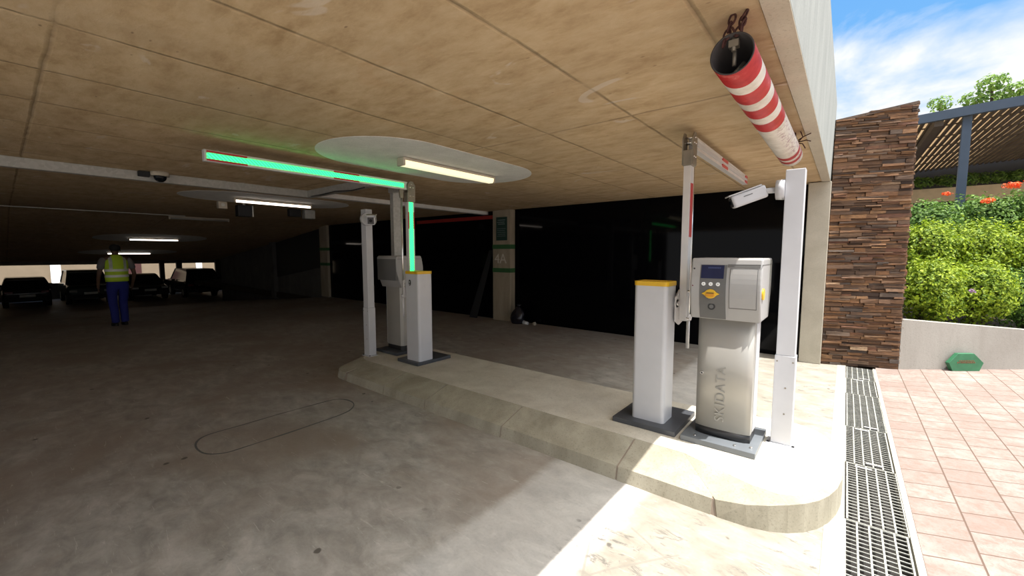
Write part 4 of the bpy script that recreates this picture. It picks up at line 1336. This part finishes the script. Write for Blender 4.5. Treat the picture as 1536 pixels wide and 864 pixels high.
# ------------------------------------------------------------------ shrubs
def leaf_cloud(bm, lay, center, rad, n, size, lo=0.0, hi=1.0, bot=None, flat=1.0, seed=0):
    rnd = random.Random(seed)
    cx, cy, cz = center
    for i in range(n):
        while True:
            d = Vector((rnd.gauss(0, 1), rnd.gauss(0, 1), rnd.gauss(0, 1))).normalized()
            if bot is None or cz + rad[2] * d.z > bot: break
        lump = 1 + 0.34 * noise.noise(d * 2.6 + Vector((seed, 0, 0))) + 0.26 * noise.noise(d * 7 + Vector((0, seed, 0)))
        u = 1.06 - 0.40 * rnd.random() ** 1.5
        p = Vector((cx + rad[0] * d.x * u * lump, cy + rad[1] * d.y * u * lump, cz + rad[2] * d.z * u * lump))
        nrm = (d + Vector((rnd.uniform(-1, 1), rnd.uniform(-1, 1), rnd.uniform(-0.3, 1.2))) * 0.75).normalized()
        t1 = nrm.cross(Vector((rnd.uniform(-1, 1), rnd.uniform(-1, 1), rnd.uniform(-1, 1)))).normalized()
        t2 = nrm.cross(t1)
        s = size * rnd.uniform(0.6, 1.3)
        tip = p + t1 * s
        a = bm.verts.new(p - t1 * s * 0.7)
        b = bm.verts.new(p + t2 * s * 0.48 + nrm * s * 0.12)
        c = bm.verts.new(tip - nrm * s * 0.15)
        d2 = bm.verts.new(p - t2 * s * 0.48 + nrm * s * 0.12)
        f = bm.faces.new((a, b, c, d2))
        f[lay] = lo + (hi - lo) * rnd.random()
def shrub(label, center, rad, n, size, mat, seed, flowers=None, stems=6, zb=None, group='shrubs in the raised bed'):
    base = zb if zb is not None else center[2] - rad[2] * 0.8
    t = thing('leafy_shrub', label, 'shrub', (center[0], center[1], base), 0, group)
    bm = bmesh.new(); lay = bm.faces.layers.float.new('tone')
    c = (0, 0, center[2] - base)
    leaf_cloud(bm, lay, c, rad, n, size, seed=seed, bot=-0.02)
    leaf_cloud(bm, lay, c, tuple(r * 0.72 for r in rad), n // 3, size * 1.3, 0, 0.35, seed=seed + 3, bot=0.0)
    obj('foliage', bm, mat, t)
    bm = bmesh.new(); rnd = random.Random(seed)
    for k in range(stems):
        a = rnd.uniform(0, 2 * PI)
        tubepath(bm, [(0.05 * math.cos(a), 0.05 * math.sin(a), 0), (rad[0] * 0.3 * math.cos(a), rad[1] * 0.3 * math.sin(a), c[2] * 0.6), (rad[0] * 0.7 * math.cos(a + 0.3), rad[1] * 0.7 * math.sin(a + 0.3), c[2] + rad[2] * rnd.uniform(-0.2, 0.5))], 0.012, 5)
    obj('stems', bm, M['twig'], t)
    if flowers:
        fm, cnt, spots = flowers
        for (dx, dy, dz, rr) in spots:
            bm = bmesh.new(); lay = bm.faces.layers.float.new('tone')
            leaf_cloud(bm, lay, (dx, dy, dz + c[2]), (rr, rr, rr * 0.45), cnt, 0.028, seed=int(dx * 100) + seed)
            obj('flower_head', bm, fm, t)
    return t
def bedp(t_, back):
    p = PA + pd * t_ - pn * back
    return p.x, p.y
LF = M['leaf']; LD = M['leafdark']
specs = [
    ('bright lime green bush against the stone wall, low in the bed', (0.93, 8.12), 0.97, (0.36, 0.42, 0.42), 5200, 0.027, LF, 11, None),
    ('bright lime green bush above the green marker', (1.46, 8.60), 0.96, (0.36, 0.40, 0.42), 5200, 0.027, LF, 12, None),
    ('bush with dark gaps and twigs low at the right edge of the bed', (2.00, 9.05), 0.84, (0.36, 0.38, 0.42), 2600, 0.027, LD, 13, None),
    ('bright bush beside the upper stone wall, second from the front', (0.93, 8.88), 1.50, (0.40, 0.42, 0.45), 5600, 0.029, LF, 14, None),
    ('bright bush below the pergola post', (1.50, 9.30), 1.50, (0.40, 0.42, 0.45), 5600, 0.029, LF, 15, None),
    ('bright bush at the right edge of the picture, mid height', (2.10, 9.62), 1.48, (0.42, 0.42, 0.45), 5200, 0.029, LF, 16, None),
    ('darker leafy bush at the back of the bed beside the stone wall', (1.02, 9.72), 1.90, (0.45, 0.42, 0.42), 3200, 0.034, LD, 17, (M['petal'], 40, [(0.16, -0.25, 0.52, 0.06)])),
    ('leafy bush at the back of the bed right of the pergola post', (1.68, 10.10), 1.98, (0.45, 0.42, 0.42), 3400, 0.034, LD, 18, (M['petal'], 70, [(-0.02, -0.36, 0.32, 0.075)])),
    ('dark bush with orange-red flower clusters at the right edge', (2.34, 10.35), 2.05, (0.50, 0.44, 0.46), 4200, 0.034, LD, 19,
     (M['petal'], 110, [(-0.36, -0.25, 0.50, 0.10), (-0.12, -0.28, 0.55, 0.13), (0.14, -0.25, 0.54, 0.14), (-0.13, -0.5, 0.24, 0.10), (0.15, -0.52, 0.27, 0.10)])),
    ('bush behind the right end of the bed', (2.9, 9.9), 1.4, (0.45, 0.45, 0.6), 3200, 0.034, LF, 20, None),
]
for l, (x, y), z, rad, n, sz, m_, sd, fl in specs:
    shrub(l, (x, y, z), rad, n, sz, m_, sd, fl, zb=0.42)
t = thing('mauve_flower', 'small mauve flower on the lime bush above the green marker', 'flower', (*bedp(1.12, 0.24), 0.98))
bm = bmesh.new(); lay = bm.faces.layers.float.new('tone'); leaf_cloud(bm, lay, (0, 0, 0), (0.035, 0.03, 0.035), 40, 0.014, seed=5); obj('petals', bm, M['petalpurple'], t)

# ------------------------------------------------------------------ pergola and building behind
PY = 10.95
t = thing('pergola', 'slatted pergola roof on blue-grey steel posts behind the shrubs', 'pergola', (0, PY, 0))
pz = 4.02
bm = bmesh.new(); prism(bm, [(-0.6, 0, pz - 0.06), (6.0, 0, pz + 0.32), (6.0, 0, pz + 0.16), (-0.6, 0, pz - 0.22)], (0, 0.10, 0)); obj('front_beam', bm, M['bluegrey'], t)
for x in (1.56, 4.9):
    obj('post', box(x - 0.06, x + 0.06, 0.10, 0.20, -0.1, pz - 0.10 + 0.05 * x, 0.006), M['bluegrey'], t)
bm = bmesh.new(); bxl(bm, 0.95, 1.07, 5.6, 5.7, -0.1, pz - 0.3); obj('post', bm, M['slat'], t)
def zr(x, y): return pz - 0.10 + 0.054 * x + 0.01 * y
for x in (1.2, 4.4):
    bm = bmesh.new(); loft(bm, [[(x - 0.06, y, zr(x, y) - 0.17), (x + 0.06, y, zr(x, y) - 0.17), (x + 0.06, y, zr(x, y)), (x - 0.06, y, zr(x, y))] for y in (0.1, 7.8)], True, False)
    obj('rafter', bm, M['slat'], t)
x = -0.5
while x < 5.9:
    bm = bmesh.new(); loft(bm, [[(x, y, zr(x, y) - 0.02), (x + 0.05, y, zr(x, y) - 0.02), (x + 0.05, y, zr(x, y) + 0.03), (x, y, zr(x, y) + 0.03)] for y in (0.1, 7.8)], True, False)
    obj('slat', bm, M['slat'], t)
    x += 0.115
for y in (1.2, 2.4, 3.6, 5.0, 6.4):
    bm = bmesh.new(); loft(bm, [[(x, y, zr(x, y) + 0.032), (x, y + 0.03, zr(x, y) + 0.032), (x, y + 0.03, zr(x, y) + 0.055), (x, y, zr(x, y) + 0.055)] for x in (-0.5, 5.9)], True, False)
    obj('batten', bm, M['slat'], t)
bm = bmesh.new()
vs = [bm.verts.new(p) for p in ((-0.55, 0.1, zr(-0.55, 0) + 0.06), (5.95, 0.1, zr(5.95, 0) + 0.06), (5.95, 7.9, zr(5.95, 7.8) + 0.06), (-0.55, 7.9, zr(-0.55, 7.8) + 0.06))]
vt = [bm.verts.new(v.co + Vector((0, 0, 0.008))) for v in vs]
bm.faces.new(vs[::-1]); bm.faces.new(vt)
for i in range(4): bm.faces.new((vs[i], vs[(i + 1) % 4], vt[(i + 1) % 4], vt[i]))
obj('roof_sheet', bm, M['cover_sheet'], t)
t = thing('low_building', 'low beige-banded building with dark windows behind the pergola', 'building', (0, 19.0, 0))
obj('wall', box(-1, 12, 0, 0.2, -0.1, 2.1), M['blackmatt'], t)
obj('fascia_band', box(-1, 12, -0.05, 0.0, 3.12, 3.55), M['band'], t)
obj('upper_wall', box(-1, 12, 0, 0.2, 2.1, 4.7), M['blackmatt'], t)
for k in range(6):
    w_ = obj('window', box(-0.2 + 2.0 * k, 1.2 + 2.0 * k, -0.03, 0.0, 0.8, 2.3), M['slat'], t)
    bm = bmesh.new(); bxl(bm, -0.1 + 2.0 * k, 1.1 + 2.0 * k, -0.035, -0.03, 0.9, 2.2); obj('pane', bm, M['glass'], w_)
t = thing('hedge', 'narrow dark green hedge strip under the far edge of the pergola roof', 'hedge', (1.8, 18.7, 3.62))
bm = bmesh.new(); lay = bm.faces.layers.float.new('tone')
for k in range(14): leaf_cloud(bm, lay, (-2.0 + 0.5 * k, 0, 0.12), (0.34, 0.15, 0.16), 260, 0.06, seed=40 + k)
obj('foliage', bm, M['leafdark'], t)
def tree(label, base, trunk_h, blobs, mat, seed, size=0.10, n=420):
    t = thing('leafy_tree', label, 'tree', base, 0, 'trees beyond the pergola')
    bm = bmesh.new()
    tubepath(bm, [(0, 0, 0), (0.05, 0, trunk_h * 0.5), (0, 0, trunk_h)], 0.11, 8)
    for (x, y, z, r) in blobs:
        tubepath(bm, [(0, 0, trunk_h * 0.8), (x * 0.5, y * 0.5, (trunk_h + z) / 2), (x, y, z)], 0.035, 6)
    obj('trunk', bm, M['twig'], t)
    bm = bmesh.new(); lay = bm.faces.layers.float.new('tone')
    for i, (x, y, z, r) in enumerate(blobs):
        leaf_cloud(bm, lay, (x, y, z), (r, r, r * 0.75), int(n * (r / 0.5) ** 2), size, seed=seed + i)
    obj('crown', bm, mat, t)
    return t
tree('small round-topped tree just right of the stone wall, above the pergola', (2.15, 19.8, 0), 5.8, [(0, 0, 6.38, 0.30), (0.1, 0, 6.0, 0.22)], M['leaftree'], 60, 0.075)
tree('larger leafy tree rising above the pergola roof at the right', (3.3, 19.8, 0), 5.6, [(-0.42, 0, 6.35, 0.30), (-0.05, 0, 6.75, 0.36), (0.4, 0, 6.45, 0.30), (0.0, 0, 6.2, 0.32), (0.7, 0, 6.3, 0.22)], M['leaftree'], 70, 0.085)
tree('leafy tree at the top right corner beyond the pergola', (4.9, 19.8, 0), 5.6, [(-0.25, 0, 6.55, 0.34), (0.1, 0, 6.95, 0.42), (0.6, 0, 6.6, 0.42)], M['leaftree'], 80, 0.085)

# ------------------------------------------------------------------ parked cars
def car(label, x, y, rz, paint, kind, z=-1.2, lights='tail', w=0.88):
    pm = plain('car_paint_' + kind, paint, 0.18, 0.3, 0.05)
    t = thing('parked_car', label, 'car', (x, y, z), rz, 'cars parked at the foot of the ramp')
    # profile along local Y (rear/visible end at y=0, other end +L), z up
    if kind == 'suv':
        Ln, low = 4.5, [(0, 0.35), (0.0, 0.95), (0.35, 1.08), (4.45, 1.05), (4.5, 0.4)]
        cab = [(0.02, 1.0, 0.82), (0.22, 1.55, 0.70), (0.45, 1.70, 0.66), (3.0, 1.70, 0.66), (3.6, 1.05, 0.80)]
    elif kind == 'front_suv':
        Ln, low = 4.5, [(0, 0.35), (0.0, 0.85), (0.15, 1.0), (1.1, 1.08), (4.45, 1.05), (4.5, 0.4)]
        cab = [(1.0, 1.04, 0.80), (1.65, 1.62, 0.68), (1.9, 1.72, 0.66), (4.2, 1.70, 0.66), (4.45, 1.04, 0.78)]
    elif kind == 'front_sedan':
        Ln, low = 4.3, [(0, 0.3), (0.0, 0.68), (0.2, 0.80), (1.1, 0.92), (4.25, 0.90), (4.3, 0.4)]
        cab = [(0.95, 0.88, 0.78), (1.7, 1.38, 0.62), (2.0, 1.43, 0.60), (3.2, 1.42, 0.60), (4.0, 0.90, 0.74)]
    else:
        Ln, low = 4.1, [(0, 0.3), (-0.02, 0.75), (0.10, 0.93), (4.0, 0.88), (4.1, 0.4)]
        cab = [(0.06, 0.90, 0.80), (0.55, 1.34, 0.66), (0.85, 1.43, 0.62), (2.5, 1.42, 0.62), (3.3, 0.90, 0.78)]
    bm = bmesh.new()
    rings = []
    for xx in (-w, -w + 0.10, 0, w - 0.10, w):
        ins = 0.10 if abs(xx) == w else 0.0
        ring = [(xx, yy + (ins if yy < 1 else -ins if yy > 3.8 else 0), zz - (0.06 if (abs(xx) == w and zz > 0.6) else 0)) for yy, zz in low]
        rings.append(ring)
    loft(bm, rings, True, False)
    body = obj('body', bm, pm, t)
    m_ = body.modifiers.new('round', 'BEVEL'); m_.width = 0.06; m_.segments = 3; m_.angle_limit = R(20)
    bm = bmesh.new()
    rings = [[(-hw, yy, zz), (hw, yy, zz), (hw * 0.99, yy, zz + 0.001), (-hw * 0.99, yy, zz + 0.001)] for yy, zz, hw in cab]
    # cabin as a profile loft across the width
    bm.free(); bm = bmesh.new()
    pl = [(-hw, yy, zz) for yy, zz, hw in cab]; pr_ = [(hw, yy, zz) for yy, zz, hw in cab]
    va = [bm.verts.new(p) for p in pl]; vb = [bm.verts.new(p) for p in pr_]
    bm.faces.new(va); bm.faces.new(vb[::-1])
    nn_ = len(va)
    for i in range(nn_): bm.faces.new((va[i], vb[i], vb[(i + 1) % nn_], va[(i + 1) % nn_]))
    bmesh.ops.recalc_face_normals(bm, faces=bm.faces[:])
    gl = obj('windows', bm, M['glass'], t)
    # roof and pillars
    bm = bmesh.new()
    y1, z1, h1 = cab[1]; y2, z2, h2 = cab[2]; y3, z3, h3 = cab[3]
    prism(bm, [(-h1 - 0.005, y1, z1), (h1 + 0.005, y1, z1), (h2, y2, z2 + 0.015), (h3, y3, z3 + 0.015), (-h3, y3, z3 + 0.015), (-h2, y2, z2 + 0.015)], (0, 0, 0.02), 0.004)
    obj('roof', bm, pm, t)
    bm = bmesh.new()
    for s_ in (-1, 1):
        tubepath(bm, [(s_ * hw, yy, zz) for yy, zz, hw in cab], 0.035, 6)
    obj('pillars', bm, pm, t)
    for yy in (0.75, Ln - 0.8):
        for s_ in (-1, 1):
            bm = bmesh.new(); cyl(bm, (s_ * (w - 0.20), yy, 0.32), (s_ * (w + 0.01), yy, 0.32), 0.32, n=24)
            wh = obj('wheel', bm, M['tyre'], t)
            bm = bmesh.new(); cyl(bm, (s_ * (w + 0.0), yy, 0.32), (s_ * (w + 0.02), yy, 0.32), 0.2, n=18); obj('hub_cap', bm, M['galv'], wh)
    zl = 0.72 if 'front' in kind else 0.78
    lm = M['headlight'] if 'front' in kind else M['taillight']
    for s_ in (-1, 1):
        bm = bmesh.new(); bxl(bm, s_ * (w - 0.36), s_ * (w - 0.08), -0.04, 0.08, zl - 0.06, zl + 0.05, 0.02)
        obj('headlamp' if 'front' in kind else 'tail_lamp', bm, lm, t)
        bm = bmesh.new(); bxl(bm, s_ * (w + 0.0), s_ * (w + 0.18), cab[0][0] + 0.35 + (2.0 if 'front' not in kind else 0), cab[0][0] + 0.45 + (2.0 if 'front' not in kind else 0), 0.95, 1.08, 0.02)
        obj('mirror', bm, pm, t)
    bm = bmesh.new(); bxl(bm, -w + 0.06, w - 0.06, -0.07, 0.10, 0.32, 0.56, 0.03); obj('bumper', bm, M['blackmatt'], t)
    pz_ = 0.60 if 'front' in kind or kind == 'hatch' else 0.8
    bm = bmesh.new(); bxl(bm, -0.26, 0.26, -0.085, -0.06, pz_ - 0.06, pz_ + 0.06); obj('number_plate', bm, M['plate'], t)
    if 'front' in kind:
        bm = bmesh.new()
        for k in range(4): bxl(bm, -0.45, 0.45, -0.03, 0.01, 0.62 + 0.06 * k, 0.65 + 0.06 * k)
        obj('grille', bm, M['blackmatt'], t)
    return t
RZ = PI / 2 + 0.0
car('dark grey hatchback seen from behind, leftmost of the parked cars', -31.2, 0.78, RZ, (0.055, 0.05, 0.052), 'hatch', w=0.80)
car('green-black off-road vehicle parked left of the person', -30.9, 2.95, RZ, (0.035, 0.045, 0.04), 'front_suv', w=0.86)
car('low black sedan parked just right of the person', -30.9, 5.35, RZ, (0.010, 0.010, 0.011), 'front_sedan', w=0.86)
car('tall black car at the right end of the parked row', -30.5, 7.75, RZ, (0.008, 0.010, 0.010), 'suv', w=0.84)

# ------------------------------------------------------------------ person
def person(loc, rz, hgt):
    t = thing('person', 'person seen from behind in a lime high-visibility vest and blue trousers walking down the ramp', 'person', loc, rz)
    k = hgt / 1.70
    # local: faces +Y, height along Z
    def skin(name, verts, edges, mat, sub=2, parent=t, root=0):
        me = bpy.data.meshes.new(name)
        me.from_pydata([Vector(v[:3]) * k for v in verts], edges, [])
        o = bpy.data.objects.new(name, me); C.objects.link(o); o.parent = parent
        me.materials.append(mat)
        mo = o.modifiers.new('skin', 'SKIN'); mo.use_smooth_shade = True
        for i, v in enumerate(verts):
            sv = me.skin_vertices[0].data[i]
            rx, ry = (v[3], v[4]) if len(v) > 4 else (v[3], v[3])
            sv.radius = (rx * k, ry * k); sv.use_root = (i == root)
        ms = o.modifiers.new('sub', 'SUBSURF'); ms.levels = sub; ms.render_levels = sub
        return o
    V = [(0, 0, 0.93, 0.14, 0.10), (0, 0, 1.08, 0.13, 0.095), (0, 0.0, 1.28, 0.155, 0.10), (0, 0, 1.40, 0.12, 0.08), (0, 0.005, 1.475, 0.05, 0.05),
         (0, 0.02, 1.54, 0.058, 0.062), (0, 0.02, 1.60, 0.075, 0.09), (0, 0.01, 1.66, 0.06, 0.075)]
    Ed = [(0, 1), (1, 2), (2, 3), (3, 4), (4, 5), (5, 6), (6, 7)]
    def limb(start, pts):
        prev = start
        for p in pts:
            V.append(p); Ed.append((prev, len(V) - 1)); prev = len(V) - 1
        return prev
    for s_, sw in ((-1, 0.02), (1, 0.10)):
        limb(0, [(s_ * 0.10, 0, 0.86, 0.085), (s_ * 0.088, 0.02 + sw * 0.8, 0.48, 0.058), (s_ * 0.080, -0.02 + sw * 0.6, 0.30, 0.052), (s_ * 0.078, sw * 0.5 - 0.03, 0.09, 0.036), (s_ * 0.080, sw * 0.5 + 0.02, 0.045, 0.036), (s_ * 0.085, sw * 0.5 + 0.13, 0.03, 0.028)])
        w_ = limb(3, [(s_ * 0.19, 0, 1.395, 0.055), (s_ * 0.245, -0.02, 1.22, 0.047), (s_ * 0.275, -0.02, 1.09, 0.038), (s_ * 0.275, 0.06, 0.97, 0.032), (s_ * 0.27, 0.13, 0.86, 0.024), (s_ * 0.268, 0.15, 0.82, 0.030, 0.017)])
        for q, (dx, ln) in enumerate(((-0.027, 0.065), (-0.009, 0.075), (0.009, 0.070), (0.026, 0.055))):
            limb(w_, [(s_ * 0.268 + dx * 0.3, 0.155 + dx * 0.9, 0.785, 0.009), (s_ * 0.262 + dx * 0.3, 0.165 + dx, 0.785 - ln * 0.55, 0.0085), (s_ * 0.250 + dx * 0.3, 0.165 + dx, 0.785 - ln, 0.0075)])
        limb(w_ - 1, [(s_ * 0.255, 0.175, 0.83, 0.010), (s_ * 0.245, 0.195, 0.80, 0.009), (s_ * 0.24, 0.20, 0.775, 0.008)])
    skin('body', V, Ed, M['skin'], 2)
    # face details on the far side of the head
    bm = bmesh.new(); ball(bm, (0, 0.118 * k, 1.575 * k), 0.016 * k, 0.8, 1, 1.4)
    for s_ in (-1, 1): ball(bm, (s_ * 0.079 * k, 0.005 * k, 1.585 * k), 0.024 * k, 0.45, 0.8, 1.25)
    obj('ears_and_nose', bm, M['skin'], t)
    bm = bmesh.new()
    for s_ in (-1, 1): ball(bm, (s_ * 0.03 * k, 0.105 * k, 1.605 * k), 0.011 * k, 1.1, 0.6, 0.8)
    bxl(bm, -0.022 * k, 0.022 * k, 0.100 * k, 0.108 * k, 1.535 * k, 1.542 * k)
    obj('eyes_and_mouth', bm, M['hair'], t)
    bm = bmesh.new(); ball(bm, (0, -0.005 * k, 1.63 * k), 0.094 * k, 0.95, 1.06, 0.82, 24, 14)
    obj('hair', bm, M['hair'], t)
    # trousers
    VT = [(0, 0, 0.93, 0.155, 0.115), (0, 0, 1.03, 0.150, 0.11)]
    ET = [(0, 1)]
    for s_, sw in ((-1, 0.02), (1, 0.10)):
        base = len(VT)
        VT += [(s_ * 0.10, 0, 0.82, 0.098), (s_ * 0.088, 0.02 + sw * 0.8, 0.48, 0.078), (s_ * 0.080, -0.02 + sw * 0.6, 0.30, 0.074), (s_ * 0.078, sw * 0.5 - 0.03, 0.10, 0.070), (s_ * 0.078, sw * 0.5 - 0.03, 0.055, 0.068)]
        ET += [(0, base), (base, base + 1), (base + 1, base + 2), (base + 2, base + 3), (base + 3, base + 4)]
    skin('trousers', VT, ET, M['trouser'], 2)
    for s_, sw in ((-1, 0.02), (1, 0.10)):
        bm = bmesh.new()
        loft(bm, [[(s_ * 0.082 * k + 0.050 * k * r * math.cos(a), (sw * 0.5 + 0.03) * k + (0.135 * r * math.sin(a)) * k, z * k) for a in [2 * PI * i / 18 for i in range(18)]] for r, z in ((1.0, 0.0), (1.03, 0.02), (0.98, 0.05), (0.6, 0.085))])
        obj('boot', bm, M['boot'], t)
    # shirt sleeves
    for s_ in (-1, 1):
        skin('shirt_sleeve', [(s_ * 0.155, 0, 1.40, 0.072), (s_ * 0.205, 0, 1.375, 0.070), (s_ * 0.24, -0.015, 1.25, 0.066), (s_ * 0.258, -0.02, 1.17, 0.062)], [(0, 1), (1, 2), (2, 3)], M['shirt'], 2)
    # vest
    bm = bmesh.new()
    n = 40
    prof = [(0.93, 0.182, 0.145), (0.98, 0.186, 0.145), (1.06, 0.183, 0.140), (1.16, 0.185, 0.140), (1.28, 0.195, 0.142), (1.36, 0.192, 0.130), (1.42, 0.155, 0.105), (1.462, 0.095, 0.080), (1.485, 0.066, 0.066)]
    loft(bm, [[(rx * k * math.cos(2 * PI * i / n), ry * k * math.sin(2 * PI * i / n), z * k) for i in range(n)] for z, rx, ry in prof])
    vest = obj('vest', bm, M['vest'], t)
    def ring(z, h):
        bm = bmesh.new()
        def r_at(zz):
            for (a, b) in zip(prof, prof[1:]):
                if a[0] <= zz <= b[0]:
                    u = (zz - a[0]) / (b[0] - a[0]); return a[1] + (b[1] - a[1]) * u + 0.004, a[2] + (b[2] - a[2]) * u + 0.004
        loft(bm, [[(r_at(zz)[0] * k * math.cos(2 * PI * i / n), r_at(zz)[1] * k * math.sin(2 * PI * i / n), zz * k) for i in range(n)] for zz in (z, z + h)], False)
        return bm
    obj('reflective_band', ring(1.02, 0.05), M['reflect'], vest)
    obj('reflective_band', ring(1.14, 0.05), M['reflect'], vest)
    for s_ in (-1, 1):
        for fb in (-1, 1):
            bm = bmesh.new()
            rr = []
            for (z, rx, ry) in [(1.19, 0.187, 0.144), (1.28, 0.197, 0.146), (1.36, 0.194, 0.135), (1.42, 0.158, 0.111), (1.455, 0.110, 0.092)]:
                row = []
                for xx in (0.085, 0.135):
                    x_ = min(xx, rx * 0.93)
                    y_ = fb * (ry + 0.004) * math.sqrt(max(0.02, 1 - (x_ / rx) ** 2))
                    row.append((s_ * x_ * k, y_ * k, z * k))
                rr.append(row)
            vv = [[bm.verts.new(p) for p in r_] for r_ in rr]
            for a, b in zip(vv, vv[1:]): bm.faces.new((a[0], a[1], b[1], b[0]))
            bmesh.ops.solidify(bm, geom=bm.faces[:], thickness=0.003)
            obj('reflective_brace', bm, M['reflect'], vest)
    return t
person((-11.6, 1.50, 0.0), PI / 2 + 0.10, 1.66)
